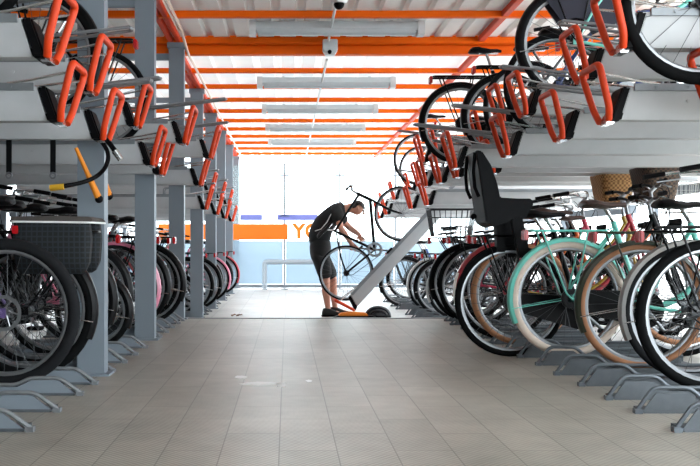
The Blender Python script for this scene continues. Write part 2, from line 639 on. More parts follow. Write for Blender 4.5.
o = solo('banner', b, ORB, loc=(0, FY, 0.825))
tag(o, 'plain orange banner fixed across the glass fence beside the orange letters', 'banner')
for xa, xb, l in ((-0.95, -0.50, 'short lavender blue strip on the glass fence above the orange banner'),
                  (-0.20, 0.62, 'longer lavender blue strip on the glass fence above the orange letters')):
    tag(solo('sign_strip', MB().box(xa, xb, -0.03, -0.022, 0.0, 0.115), BLU, loc=(0, FY, 1.22)), l, 'sign', 'blue strips on the fence')


def letters(txt, x, z, size, m, parent):
    cu = bpy.data.curves.new('lettering', 'FONT')
    cu.body = txt
    cu.size = size
    cu.extrude = 0.004
    cu.offset = 0.018
    cu.materials.append(m)
    o = bpy.data.objects.new('lettering', cu)
    COL.objects.link(o)
    dg = bpy.context.evaluated_depsgraph_get()
    me = bpy.data.meshes.new_from_object(o.evaluated_get(dg))
    bpy.data.objects.remove(o)
    o = link('lettering', me, parent, (x, -0.012, z), (pi / 2, 0, 0))
    return o


t = thing('lettering_sign', 'orange lettering sign beginning YO on the glass fence behind the mechanic', 'sign', (0, FY, 0.86))
letters('YO', 0.115, 0.005, 0.41, mat('orange_letter', '#d87a00', 0.6), t)
t = thing('notice', 'small white paper notice stuck on the clear glass above the mechanic', 'notice', (0.63, FY - 0.012, 2.02))
solo('sheet', MB().box(-0.10, 0.10, -0.003, 0, -0.13, 0.13), WHITE, t)
solo('print', MB().box(-0.03, 0.03, -0.005, -0.003, 0.06, 0.09).box(-0.07, 0.07, -0.005, -0.003, 0.0, 0.015).box(-0.07, 0.07, -0.005, -0.003, -0.05, -0.035)
     .box(-0.07, 0.07, -0.005, -0.003, -0.09, -0.08), LIGHTGREY, t)


# ------------------------------------------------------------------ upper trays
def tray(y, x, zb, side, label, group, lever=0.25, high=False, length=2.35, roty=0.0, deep=0.094):
    rz = 0 if side > 0 else pi
    t = thing('bike_tray', label, 'bicycle rack', (x, y, zb), (0, 0, rz), group)
    if roty:
        t.rotation_euler = (0, roty, 0)

    def chan(b):
        w, th, h = 0.058, 0.005, 0.15
        poly = [(-w, 0.03), (-w + 0.02, 0), (w - 0.02, 0), (w, 0.03), (w, h), (w - th, h), (w - th, deep + 0.02),
                (w - 0.022, deep), (-w + 0.022, deep), (-w + th, deep + 0.02), (-w + th, h), (-w, h)]
        # slanted end: shift by height
        n = len(poly)
        vs = [(0.02 + z * 0.32, yy, z) for yy, z in poly] + [(length, yy, z) for yy, z in poly]
        fs = [(i, (i + 1) % n, (i + 1) % n + n, i + n) for i in range(n)]
        fs += [(0, 1, 10, 11), (1, 2, 9 - 1, 9), (2, 3, 6, 7), (3, 4, 5, 6), (1, 9, 10), (2, 7, 8), (0, 11, 10)]
        b.add(vs, fs)
        for i in range(4):
            xx = 0.35 + i * 0.45
            for s in (-1, 1):
                b.tube([(xx, s * 0.057, 0.085), (xx, s * 0.063, 0.085)], 0.008, 6)
    part(t, 'channel', ('channel', length, deep), chan, TRAYGREY)

    def rail(b):
        for s in (-1, 1):
            b.box(0.10, length - 0.02, s * 0.054, s * 0.072, 0.132, 0.165)
            for i in range(3):
                b.tube([(0.2 + i * 0.15, s * 0.07, 0.148), (0.2 + i * 0.15, s * 0.078, 0.148)], 0.006, 6)
    part(t, 'top_rail', ('trail', length), rail, STEEL)
    part(t, 'end_cap', 'tcap', lambda b: b.prism([(-0.012, -0.008), (0.04, -0.008), (0.09, 0.152), (0.045, 0.152)], -0.066, 0.066), BLACK, bevel=0.008)
    part(t, 'mount', 'tmount', lambda b: b.prism([(-0.026, -0.02), (0.012, -0.02), (0.03, 0.03), (-0.008, 0.03)], -0.045, 0.045)
         .prism([(-0.02, 0.0), (-0.013, 0.0), (0.06, 0.13), (0.053, 0.13)], -0.012, 0.012), CHROME, bevel=0.003)

    def hand(b):
        pts = [(-0.018, -0.06, 0.0), (-0.03, -0.10, 0.05), (-0.085, -0.125, 0.245), (-0.085, 0.125, 0.245), (-0.03, 0.10, 0.05), (-0.018, 0.06, 0.0)]
        b.tube(fillet(pts, 0.035), 0.0165, 10)
    h = part(t, 'handle', 'thand', hand, ORANGE_HANDLE, label='orange rubber grip loop')
    for s in (-1, 1):
        part(h, 'handle_rod', ('trod', s), lambda b: b.tube([(0.22, s * 0.066, 0.162), (0.12, s * 0.075, 0.175), (-0.07, s * 0.112, 0.205)], 0.006, 6), CHROME)

    if lever:
        def lev(b):
            for s in (-1, 1):
                b.tube(fillet([(0.46, s * 0.064, 0.15), (0.46, s * 0.064, 0.235), (0.15, s * 0.05, 0.262), (-lever, s * 0.035, 0.262 + 0.12 * (lever + 0.15))], 0.03), 0.0085, 8)
            e = -lever
            zz = 0.262 + 0.12 * (lever + 0.15)
            b.tube([(e, -0.035, zz), (e - 0.012, 0, zz), (e, 0.035, zz)], 0.0085, 8)
        part(t, 'lift_bar', ('tlev', lever), lev, STEEL)
    if high:
        part(t, 'bracket', 'tbrk', lambda b: b.box(2.05, 2.11, -0.05, 0.05, -0.235, 0.0).box(2.0, 2.16, -0.06, 0.06, -0.243, -0.235), STEEL)
    return t


RT = [  # handle x, handle bottom y, height over the lens, lift bar reach
    (722, 108, 0.59, 0), (622, 50, 0.85, 0), (608, 121, 0.59, 0), (585, 80, 0.85, 0.12), (562, 139, 0.59, 0.12),
    (526, 115, 0.81, 0.15), (508, 155, 0.59, 0.35), (504, 123, 0.85, 0), (482, 143, 0.84, 0.12), (456, 167.4, 0.58, 0.30),
    (438, 156, 0.85, 0.10), (424, 161.6, 0.85, 0.25), (441, 182, 0.59, 0), (427, 185.6, 0.59, 0)]
far_R = [(428, 204.5, 0.45, 0), (420, 185, 0.69, 0), (412, 208, 0.45, 0), (411, 193, 0.69, 0.15), (387, 214, 0.45, 0), (395, 199, 0.69, 0),
         (380, 218, 0.45, 0), (384, 207, 0.69, 0)]
LT = [(47, 59, 0.75, 0.25), (60, 122, 0.56, 0), (89, 91.5, 0.75, 0.2), (102, 140, 0.555, 0.25), (135, 126, 0.75, 0.15), (151, 164.6, 0.555, 0.0),
      (160, 174, 0.527, 0), (183, 143, 0.742, 0.3), (209, 157.6, 0.75, 0.15), (199, 185, 0.555, 0)]


def trays(lst, side, where, group, extra=()):
    rows = []
    for (px, py, h, lv) in lst:
        y = F * h / (CY - py)
        rows.append((y, (px - CX) * y / F, H + h, lv, h))
    rows += list(extra)
    rows.sort()
    cnt = {True: 0, False: 0}
    for (y, x, z, lv, h) in rows:
        hi = h >= 0.62
        n = cnt[hi]
        cnt[hi] += 1
        tray(y, x, z, side, f"{'raised' if hi else 'lower'} steel bike tray with orange handle, {ORD[n]} along the {where}", group, lv, hi)
    return rows


RTR = trays(RT + far_R, 1, 'deck opposite the columns', 'upper deck trays opposite the columns',
            [(7.22, 1.66, H + 0.59, 0.2, 0.59), (7.64, 1.45, H + 0.59, 0.2, 0.59)])
ex = []
for i in range(7):
    y = 10.2 + 0.82 * i
    if i % 2 == 0:
        ex.append((y, -0.93, H + 0.42, 0.1, 0.42))
    else:
        ex.append((y, -0.95, H + 0.64, 0.1, 0.64))
LTR = trays(LT, -1, 'deck by the columns', 'upper deck trays by the columns', ex)
# beams carrying the decks
for (x, zt, y0, y1) in ((3.75, 1.275, 3.0, 9.3), (3.75, 1.145, 9.75, 17), (-3.0, 1.222, 3.0, 9.3), (-3.05, 1.115, 10.0, 17)):
    b = MB().box(x - 0.04, x + 0.04, y0, y1, zt - 0.09, zt)
    for yy in [y0 + 0.1 + i * (y1 - y0 - 0.2) / 3 for i in range(4)]:
        b.box(x - 0.035, x + 0.035, yy - 0.03, yy + 0.03, 0.0 if yy < EDGE else LOW, zt - 0.09)
    struct('deck_beam', b, POSTGREY)


# ------------------------------------------------------------------ floor racks
def floor_rack(y, x, side, z, label, group):
    t = thing('floor_rack', label, 'bicycle rack', (x, y, z), (0, 0, 0 if side > 0 else pi), group)

    def hoop(b):
        if side > 0:
            b.tube(fillet([(0, 0, 0.012), (0.07, 0, 0.108), (0.22, 0, 0.108), (0.28, 0, 0.055), (0.85, 0, 0.055)], 0.03), 0.0095, 8)
        else:
            b.tube(fillet([(0, 0, 0.012), (0.10, 0, 0.082), (0.24, 0, 0.082), (0.30, 0, 0.05), (0.85, 0, 0.05)], 0.03), 0.0095, 8)
        b.box(-0.012, 0.02, -0.016, 0.016, 0.0, 0.02)
    for s in (-side,):
        hp = part(t, 'hoop', ('fhoop', side), hoop, RACKMET if side > 0 else STEEL, (0, s * 0.055, 0))
        part(hp, 'side_plate', ('fplate', side), lambda b: b.prism([(0.02, 0.004), (0.08, 0.085), (0.21, 0.085), (0.28, 0.04), (0.84, 0.04), (0.84, 0.004)] if side > 0 else
             [(0.02, 0.004), (0.11, 0.072), (0.23, 0.072), (0.30, 0.04), (0.84, 0.04), (0.84, 0.004)], -0.003, 0.003), RACKPLATE if side > 0 else POSTGREY)
    part(t, 'base_plate', 'fbase', lambda b: b.box(0.03, 0.9, -0.06, 0.06, 0.0, 0.012), RACKPLATE)
    part(t, 'guide_rail', ('fguide', side), lambda b: b.box(0.30, 0.9, side * 0.05, side * 0.056, 0.0, 0.05), RACKPLATE)
    return t


# ------------------------------------------------------------------ bicycles
def wheel(parent, loc, R, rt, tyre, rimm, m_spoke=None, reflect=False, disc=False, seg=44):
    w = part(parent, 'wheel', ('tyre', R, rt, seg), lambda b: b.ring([(R - rt + rt * cos(a), rt * sin(a)) for a in [2 * pi * k / 10 for k in range(10)]], seg), tyre, loc, (0, random.uniform(0, 6), 0))
    Ri = R - 2 * rt + 0.006
    part(w, 'rim', ('rim', R, rt, seg), lambda b: b.ring([(Ri, -0.013), (Ri, 0.013), (Ri - 0.012, 0.013), (Ri - 0.02, 0.006), (Ri - 0.02, -0.006), (Ri - 0.012, -0.013)], seg), rimm)

    def spk(b):
        n = 28
        for i in range(n):
            a = 2 * pi * i / n
            s = 1 if i % 2 else -1
            off = (0.75 if (i // 2) % 2 else -0.75)
            b.tube([(0.022 * cos(a + off), s * 0.028, 0.022 * sin(a + off)), ((Ri - 0.014) * cos(a), s * 0.003, (Ri - 0.014) * sin(a))], 0.0013, 4)
    part(w, 'spoke_pattern', ('spokes', R, rt), spk, m_spoke or SPOKE)

    def hub(b):
        b.tube([(0, -0.06, 0), (0, 0.06, 0)], 0.006, 8)
        b.tube([(0, -0.032, 0), (0, 0.032, 0)], 0.014, 12)
        for s in (-1, 1):
            b.tube([(0, s * 0.025, 0), (0, s * 0.031, 0)], 0.027, 14)
            b.tube([(0, s * 0.052, 0), (0, s * 0.062, 0)], 0.011, 6)
    part(w, 'hub', 'hub', hub, ALU)
    if reflect:
        part(w, 'spoke_reflector', ('srefl', R), lambda b: b.box(-0.012, 0.012, -0.008, -0.003, R * 0.45, R * 0.72), mat('white_reflector', '#d6d8d8', 0.3), (0, 0, 0), (0, 2.2, 0))
    if disc:
        part(w, 'brake_disc', 'disc', lambda b: [b.ring([(0.068, 0.036), (0.085, 0.036), (0.085, 0.039), (0.068, 0.039)], 30)] + [b.tube([(0.02 * cos(q), 0.037, 0.02 * sin(q)), (0.07 * cos(q + .5), 0.037, 0.07 * sin(q + .5))], 0.004, 6) for q in [2 * pi * j / 6 for j in range(6)]], ALU)
    return w


def bike(label, loc, heading=0.0, R=0.345, L=1.08, style='step', rt=0.021, frame=P_BLACK, tyre=RUBBER, rim=ALU, guard=P_BLACK, fguard=None, carrier=True,
         saddle=BLACK_LEATHER, bar='sweep', grip=BLACK, case=None, basket=None, light=True, lean=0.0, yaw=0.0, pitch=0.0, steer=0.0, seat=0.92, group=None,
         reflect=False, disc=False, guard_tip=None, raised=0.0, coat=None, crank=0.6, car_ext=0.0, car_mat=None, stand=False, lamp=True):
    t = thing('bicycle', label, 'bicycle', loc, (lean, pitch, heading + yaw), group)
    fold = style == 'fold'
    bb = (0.44, 0, 0.28)
    Ht = (L - 0.19, 0, 0.90) if not fold else (L - 0.15, 0, 0.62)
    Hb = (L - 0.125, 0, 2 * R + 0.03) if not fold else (L - 0.115, 0, 2 * R + 0.035)
    S_ = (0.27, 0, 0.80) if not fold else (0.31, 0, 0.62)
    key = (style, R, L)

    def fr(b):
        b.tube([bb, S_], 0.0165, 10)
        b.tube([Hb, Ht], 0.02, 10)
        b.tube([(bb[0], -0.035, bb[2]), (bb[0], 0.035, bb[2])], 0.024, 12)
        for s in (-1, 1):
            b.tube([(bb[0] - 0.02, s * 0.02, bb[2]), (0.2, s * 0.045, (bb[2] + R) / 2), (0, s * 0.062, R)], 0.0095, 8)
            b.tube([(S_[0] - 0.0, s * 0.018, S_[2] - 0.05), (0.1, s * 0.045, (S_[2] + R) / 2 - .05), (0, s * 0.062, R)], 0.008, 8)
            b.box(-0.02, 0.02, s * 0.058, s * 0.066, R - 0.02, R + 0.025)
        hx = lambda z: Hb[0] + (Ht[0] - Hb[0]) * (z - Hb[2]) / (Ht[2] - Hb[2])
        if style == 'step':
            b.tube(bez((hx(Hb[2] + 0.03), 0, Hb[2] + 0.03), (L - 0.30, 0, 0.30), bb, 12), 0.0185, 10)
            b.tube(bez((hx(Hb[2] + 0.13), 0, Hb[2] + 0.13), (L - 0.36, 0, 0.50), (0.375, 0, 0.475), 12), 0.0145, 10)
        elif style == 'diamond':
            b.tube([(hx(Hb[2] + 0.03), 0, Hb[2] + 0.03), bb], 0.02, 10)
            b.tube([(hx(Ht[2] - 0.03), 0, Ht[2] - 0.03), (S_[0] + 0.01, 0, S_[2] - 0.02)], 0.016, 10)
        else:
            b.tube([(hx(Ht[2] - 0.03), 0, Ht[2] - 0.03), (0.36, 0, 0.44)], 0.024, 12)
            b.tube([(0.62, 0, 0.50), bb], 0.014, 8)
    fo = part(t, 'frame', ('frame',) + key, fr, frame)

    def fk(b):
        for s in (-1, 1):
            b.tube([(Hb[0] + 0.004, 0, Hb[2] + 0.01), (Hb[0] + 0.006, s * 0.03, Hb[2] - 0.005), (Hb[0] + 0.012, s * 0.048, Hb[2] - 0.05), (Hb[0] + 0.06, s * 0.052, R + 0.14), (L, s * 0.055, R)], [0.012, 0.013, 0.012, 0.0105, 0.008], 8)
    part(t, 'fork', ('fork',) + key, fk, frame)
    wheel(t, (0, 0, R), R, rt, tyre, rim, reflect=reflect, disc=disc)
    wheel(t, (L, 0, R), R, rt, tyre, rim)

    def grd(a0, a1, a2=None):
        def f(b):
            Rg = R + 0.012
            prof = [(Rg - 0.022, -0.030), (Rg - 0.004, -0.024), (Rg + 0.004, -0.010), (Rg + 0.004, 0.010), (Rg - 0.004, 0.024), (Rg - 0.022, 0.030),
                    (Rg - 0.022, 0.0275), (Rg - 0.006, 0.0215), (Rg + 0.001, 0.009), (Rg + 0.001, -0.009), (Rg - 0.006, -0.0215), (Rg - 0.022, -0.0275)]
            b.ring(prof, 26, a0, a1)
        return f

    def stay(ang):
        def f(b):
            Rg = R + 0.0
            for s in (-1, 1):
                b.tube([(0, s * 0.058, 0), (Rg * cos(ang), s * 0.033, Rg * sin(ang))], 0.003, 6)
        return f
    if guard:
        g = part(t, 'mudguard', ('rguard', R), grd(rad(20), rad(205)), guard, (0, 0, R))
        part(g, 'mudguard_stay', ('rstay', R), stay(rad(190)), CHROME if guard is not P_TEAL else P_TEAL)
        g2 = part(t, 'mudguard', ('fguard', R), grd(rad(-35), rad(125)), fguard or guard, (L, 0, R))
        part(g2, 'mudguard_stay', ('fstay', R), stay(rad(-25)), CHROME)
        if guard_tip:
            part(g, 'mudguard_tip', ('gtip', R), lambda b: b.ring([(R + 0.013, -0.0305), (R + 0.02, -0.01), (R + 0.02, 0.01), (R + 0.013, 0.0305), (R + 0.006, 0.028), (R + 0.005, -0.028)], 6, rad(158), rad(208)), guard_tip, label='pale lower end of the mudguard')
    # saddle
    post_top = (0.27 - 0.055, 0, seat - 0.03) if not fold else (0.23, 0, seat - 0.03)
    part(t, 'seat_post', ('spost', style, seat), lambda b: b.tube([S_, post_top], 0.0125, 8).box(post_top[0] - 0.06, post_top[0] + 0.1, -0.02, 0.02, seat - 0.045, seat - 0.037), CHROME)

    def sad(b):
        rings = []
        for (x, w, zt, th) in ((-0.135, 0.055, -0.012, 0.025), (-0.12, 0.085, 0.004, 0.05), (-0.07, 0.098, 0.012, 0.058), (-0.02, 0.075, 0.002, 0.052), (0.04, 0.042, -0.006, 0.042), (0.10, 0.025, -0.004, 0.036), (0.135, 0.016, -0.012, 0.024)):
            rg = []
            for k in range(12):
                a = 2 * pi * k / 12
                rg.append((x, w * cos(a), zt - th / 2 + th / 2 * (sin(a) if sin(a) > 0 else sin(a) * 0.9)))
            rings.append(rg)
        b.loft(rings)
    part(t, 'saddle', 'saddle', sad, saddle, (post_top[0] - 0.005, 0, seat))
    # bars
    key = key + (raised,)
    bx, bz = (L - 0.215, 1.00 + raised) if not fold else (L - 0.27, 0.98 + raised)
    stm = part(t, 'stem', ('stem',) + key, lambda b: b.tube([Ht, (bx + 0.01, 0, bz - 0.03)], 0.0125, 8).tube([(bx + 0.005, 0, bz - 0.04), (bx + 0.045, 0, bz)], 0.014, 8), ALU)
    if bar == 'sweep':
        bp = [(bx - 0.30, -0.26, bz + 0.01), (bx - 0.14, -0.25, bz + 0.035), (bx - 0.0, -0.17, bz + 0.045), (bx + 0.045, -0.05, bz), (bx + 0.045, 0.05, bz), (bx + 0.0, 0.17, bz + 0.045), (bx - 0.14, 0.25, bz + 0.035), (bx - 0.30, 0.26, bz + 0.01)]
        gp = lambda s: [(bx - 0.31, s * 0.26, bz + 0.009), (bx - 0.18, s * 0.2525, bz + 0.031)]
        lp = lambda s: [(bx - 0.10, s * 0.235, bz + 0.03), (bx - 0.08, s * 0.245, bz + 0.0), (bx - 0.22, s * 0.275, bz - 0.02)]
    else:
        bp = [(bx - 0.0, -0.27, bz + 0.02), (bx + 0.03, -0.12, bz + 0.02), (bx + 0.045, -0.05, bz), (bx + 0.045, 0.05, bz), (bx + 0.03, 0.12, bz + 0.02), (bx - 0.0, 0.27, bz + 0.02)]
        gp = lambda s: [(bx - 0.002, s * 0.28, bz + 0.02), (bx + 0.012, s * 0.17, bz + 0.02)]
        lp = lambda s: [(bx + 0.03, s * 0.13, bz + 0.01), (bx + 0.07, s * 0.15, bz - 0.01), (bx + 0.05, s * 0.24, bz - 0.02)]
    hb = part(t, 'handlebar', ('bar', bar) + key, lambda b: b.tube(fillet(bp, 0.05), 0.011, 8), CHROME if bar == 'sweep' else DARKMETAL)
    for s in (-1, 1):
        part(hb, 'grip', ('grip', bar, s) + key, lambda b: b.tube(gp(s), 0.016, 8), grip)
        part(hb, 'brake_lever', ('blev', bar, s) + key, lambda b: b.tube(fillet(lp(s), 0.02), 0.005, 6), ALU)
    part(t, 'brake_cable', ('cable', bar) + key, lambda b: b.tube(bez((bx + 0.06, 0.1, bz + 0.01), (bx + 0.22, 0.06, bz + 0.0), (Hb[0] + 0.03, 0.01, Hb[2] + 0.03), 10), 0.003, 6)
         .tube(bez((bx + 0.06, -0.1, bz + 0.01), (bx + 0.2, -0.02, bz - 0.05), (Ht[0] - 0.02, 0.015, Ht[2] - 0.1), 10), 0.003, 6), BLACK)
    if lamp:
        part(t, 'head_lamp', ('hlamp',) + key, lambda b: b.tube([(Hb[0] + 0.05, 0, Hb[2] + 0.11), (Hb[0] + 0.12, 0, Hb[2] + 0.105)], [0.018, 0.032], 12).tube([(Hb[0], 0, Hb[2] + 0.05), (Hb[0] + 0.07, 0, Hb[2] + 0.1)], 0.006, 6), BLACK)
    # drive
    hz = R

    def crk(b):
        b.ring([(0.062, -0.052), (0.09, -0.052), (0.09, -0.048), (0.062, -0.048)], 28)
        for k2 in range(5):
            a = 2 * pi * k2 / 5
            b.tube([(0, -0.05, 0), (0.07 * cos(a), -0.05, 0.07 * sin(a))], 0.007, 6)
        b.tube([(0, -0.07, 0), (0, 0.06, 0)], 0.012, 8)
        b.tube([(0, -0.068, 0), (0.165, -0.075, 0)], [0.014, 0.010], 8)
        b.tube([(0, 0.06, 0), (-0.165, 0.068, 0)], [0.014, 0.010], 8)
    ck = part(t, 'crank', 'crank', crk, ALU, bb, (0, crank, 0))
    for (xx, s) in ((0.165, -1), (-0.165, 1)):
        part(ck, 'pedal', 'pedal', lambda b: b.box(-0.045, 0.045, -0.04, 0.04, -0.012, 0.012), BLACK, (xx, s * 0.125, 0), (0, -crank, 0), bevel=0.004)
    if case:
        def cc(b):
            pts = []
            d = Vector((0 - bb[0], hz - bb[2]))
            base = math.atan2(d.y, d.x)
            for i in range(13):
                a = base - pi / 2 - pi + pi * i / 12 + pi / 2 * 0 + 0
                pts.append((bb[0] + 0.108 * cos(a + pi / 2 + pi / 2), bb[2] + 0.108 * sin(a + pi / 2 + pi / 2)))
            pts2 = []
            for i in range(9):
                a = base - pi / 2 + pi * i / 8
                pts2.append((0 + 0.058 * cos(a), hz + 0.058 * sin(a)))
            pts1 = []
            for i in range(13):
                a = base + pi / 2 + pi * i / 12
                pts1.append((bb[0] + 0.108 * cos(a), bb[2] + 0.108 * sin(a)))
            b.prism(pts1 + pts2, -0.066, -0.040)
        part(t, 'chain_case', ('ccase', R), cc, case, bevel=0.006)
    else:
        part(t, 'chain', ('chain', R), lambda b: b.tube([(bb[0], -0.05, bb[2] + 0.09), (0, -0.042, hz + 0.035)], 0.0045, 6).tube([(bb[0], -0.05, bb[2] - 0.09), (0.04, -0.045, hz - 0.07), (0, -0.042, hz - 0.035)], 0.0045, 6)
             .ring([(0.02, -0.046), (0.038, -0.046), (0.038, -0.04), (0.02, -0.04)], 16, c=(0, 0, hz)), DARKMETAL)
    if stand:
        part(t, 'kickstand', ('kick', R), lambda b: b.tube([(0.34, 0.03, 0.30), (0.20, 0.10, 0.06)], 0.009, 8), ALU)
    if coat:
        part(t, 'coat_guard', ('coat', R), lambda b: [b.ring([(R * 0.42, s * 0.045), (R * 0.98, s * 0.036), (R * 0.98, s * 0.038), (R * 0.42, s * 0.047)], 16, rad(25), rad(125), (0, 0, R)) for s in (-1, 1)], coat)
    cz = 2 * R + 0.055
    if carrier:
        e = car_ext

        def car(b):
            b.tube(fillet([(-0.24 - e, -0.06, cz), (-0.24 - e, 0.06, cz), (0.22, 0.06, cz), (0.22, -0.06, cz)], 0.03, True), 0.006, 8, True)
            for s in (-0.02, 0.02):
                b.tube([(-0.24 - e, s, cz), (0.22, s, cz)], 0.004, 6)
            for xx in (-0.12, 0.05):
                b.tube([(xx, -0.06, cz), (xx, 0.06, cz)], 0.004, 6)
            for s in (-1, 1):
                b.tube(fillet([(-0.17 - e, s * 0.06, cz), (-0.03, s * 0.068, R + 0.03), (0, s * 0.07, R)], 0.04), 0.0055, 8)
                b.tube([(0.10, s * 0.06, cz), (0.02, s * 0.068, R + 0.02)], 0.0055, 8)
            b.tube([(0.22, 0, cz), (S_[0] + 0.0, 0, min(S_[2], cz + 0.02))], 0.006, 6)
        cr = part(t, 'carrier', ('carr', R, e, style), car, car_mat or P_BLACK)
        if light:
            part(cr, 'rear_light', ('rl', R, e), lambda b: b.box(-0.268 - e, -0.243 - e, -0.042, 0.042, cz - 0.055, cz + 0.005), RED_L, bevel=0.006)
    elif light:
        part(t, 'rear_light', ('rl2', style, seat), lambda b: b.box(S_[0] - 0.075, S_[0] - 0.045, -0.02, 0.02, S_[2] - 0.04, S_[2] + 0.03), RED_L, bevel=0.006)
    if basket:
        kind, bm_ = basket
        wx, wy, hh = 0.15, 0.19, 0.24
        ox, oz = (bx + 0.27, bz - 0.06) if kind != 'rear' else (-0.06 - car_ext, cz + 0.012)
        if kind == 'rear':
            wx, wy, hh = 0.20, 0.16, 0.24
        if kind in ('wire', 'rear'):
            def bk(b):
                for z, k1 in ((0, 0.82), (hh * 0.35, 0.88), (hh * 0.7, 0.95)):
                    b.tube([(ox - wx * k1, -wy * k1, oz + z), (ox + wx * k1, -wy * k1, oz + z), (ox + wx * k1, wy * k1, oz + z), (ox - wx * k1, wy * k1, oz + z)], 0.003, 6, True)
                b.tube(fillet([(ox - wx, -wy, oz + hh), (ox + wx, -wy, oz + hh), (ox + wx, wy, oz + hh), (ox - wx, wy, oz + hh)], 0.04, True), 0.006, 6, True)
                for i in range(8):
                    f = -1 + 2 * (i + 0.5) / 8
                    for s in (-1, 1):
                        b.tube([(ox + f * wx * .82, s * wy * .82, oz), (ox + f * wx, s * wy, oz + hh)], 0.003, 4)
                        b.tube([(ox + s * wx * .82, f * wy * .82, oz), (ox + s * wx, f * wy, oz + hh)], 0.003, 4)
                    b.tube([(ox + f * wx * .82, -wy * .82, oz), (ox + f * wx * .82, wy * .82, oz)], 0.002, 4)
        else:
            def bk(b):
                n = 24
                def rr(k1, z, inset=0.0):
                    out = []
                    for i in range(n):
                        a = 2 * pi * i / n
                        ca, sa = cos(a), sin(a)
                        e_ = 0.45
                        out.append((ox + (wx * k1 - inset) * math.copysign(abs(ca) ** e_, ca), (wy * k1 - inset) * math.copysign(abs(sa) ** e_, sa), oz + z))
                    return out
                b.loft([rr(0.75, 0), rr(0.86, hh * .35), rr(0.94, hh * .7), rr(1.02, hh), rr(1.02, hh + 0.012), rr(1.0, hh + .012, .02), rr(0.94, hh * .7, .012), rr(0.76, 0.012, .012)])
        part(t, 'basket', ('bask', kind) + key, bk, bm_)
    return t


HR, HL = 0.0, pi

# --- lower row opposite the columns (rear wheels towards the aisle, heading away from it)
WR = 'lower row opposite the columns'
E = 0.03
RB = [
    dict(y=4.15, x=1.96, label='black bicycle with white spoke reflector, first in the lower row opposite the columns', tyre=RUBBER, rim=ALU, guard=None, carrier=True, car_mat=DARKMETAL, reflect=True, style='diamond', bar='flat', frame=P_BLACK, R=0.352, rt=0.024, light=False),
    dict(y=4.55, x=2.04, label='bicycle with silver mudguards, second in the lower row opposite the columns', guard=P_SILVER, tyre=RUBBER_G, frame=P_GREY, R=0.345, saddle=BLACK_LEATHER, light=True),
    dict(y=4.93, x=1.94, label='dark green bicycle with tan tyres and orange pedal reflector, behind the silver mudguard bicycle', guard=P_GREEN, tyre=TAN, rim=ALU, frame=P_TEAL, R=0.345, saddle=BLACK_LEATHER, case=None, stand=True, car_mat=P_GREEN),
    dict(y=5.33, x=1.665, label='mint teal bicycle with cream tyres and teal mudguard', guard=P_TEAL, tyre=CREAM, rim=ALU, frame=P_TEAL, R=0.345, rt=0.025, car_mat=P_TEAL, case=P_BLACK, saddle=LEATHER, z=0.045),
    dict(bar='flat', y=5.70, x=1.415, label='black bicycle carrying a tall black child seat over its rear wheel', guard=None, tyre=RUBBER, rim=ALU, frame=P_BLACK, R=0.355, car_mat=P_BLACK, light=False, z=0.0, case=P_BLACK),
    dict(bar='flat', y=6.10, x=1.59, label='black bicycle with tan tyres right behind the child seat bicycle', guard=None, tyre=TAN, frame=P_BLACK, R=0.345, car_mat=P_BLACK, saddle=LEATHER),
    dict(bar='flat', y=6.48, x=1.56, label='bicycle with red mudguard ending in a white tip, behind the child seat', guard=P_RED, guard_tip=P_WHITE, tyre=RUBBER, frame=P_RED, R=0.345, car_mat=P_BLACK, saddle=BLACK_LEATHER),
    dict(bar='flat', y=6.86, x=1.68, label='black bicycle with dark wicker front basket in the lower row opposite the columns', guard=P_BLACK, frame=P_YELLOW, R=0.345, basket=('wicker', WICKER_D), saddle=LEATHER),
    dict(y=7.24, x=2.05, label='orange bicycle with pale wire front basket and brown leather saddle', basket=('wire', LIGHTGREY), guard=P_BLACK, frame=P_ORANGE, R=0.345, saddle=LEATHER, grip=LEATHER),
    dict(y=7.62, x=1.62, label='crimson bicycle with tan wicker front basket', guard=None, frame=P_CRIMSON, R=0.345, basket=('wicker', WICKER)),
    dict(y=8.02, x=1.62, label='black bicycle with wire basket over its rear wheel', guard=P_BLACK, frame=P_BLACK, R=0.345, basket=('rear', DARKMETAL), car_ext=0.1),
    dict(y=8.42, x=1.72, label='grey bicycle at the floor step, last in the near lower row opposite the columns', guard=P_GREY, frame=P_GREY, R=0.345),
]
for i_, d in enumerate(RB):
    d = dict(d, raised=0.075 * (i_ % 2))
    y, x, z = d.pop('y'), d.pop('x'), d.pop('z', 0.028)
    w_ = 0 if 'child seat over' in d['label'] else 1
    bk = bike(loc=(x, y, z), heading=HR, lean=w_ * random.uniform(-0.015, 0.015), yaw=w_ * random.uniform(-0.03, 0.03), crank=random.uniform(-1, 1), **d)
    if 'child seat over' in d['label']:
        CHILD = bk

# child seat on the black bicycle (coordinates relative to the bicycle)
cs0 = Vector((1.415, 5.70, 0.0))


def csp(px, py):
    p = at(px, py, 5.60) - cs0
    return (p.x, p.z)


out_ = [csp(*q) for q in ((474, 151), (480, 152), (489, 166), (495, 184), (498, 198), (515, 199), (529, 199), (531, 206), (524, 216), (508, 222), (492, 227), (484, 222), (481, 200), (477, 172))]
b = MB().prism(out_, -0.165, -0.145).prism(out_, 0.145, 0.165)
back = [csp(*q) for q in ((474, 151), (479, 152), (484, 172), (487, 200), (491, 219), (525, 212), (526, 217), (492, 227), (484, 222), (481, 200), (477, 172))]
b.prism(back, -0.15, 0.15)
cs = solo('child_seat', b, mat('black_seat_shell', '#111214', 0.5, spec=0.06), CHILD, 0.006, label='black child seat shell')
for s in (-1, 1):
    lg = [csp(*q) for q in ((508, 219), (519, 216), (525, 240), (526, 257), (516, 258), (512, 240))]
    solo('leg_guard', MB().prism(lg, s * 0.155 - 0.02, s * 0.155 + 0.02), BLACK, cs, 0.006)
sp_ = [csp(*q) for q in ((498, 224), (508, 222), (508, 252), (500, 252))]
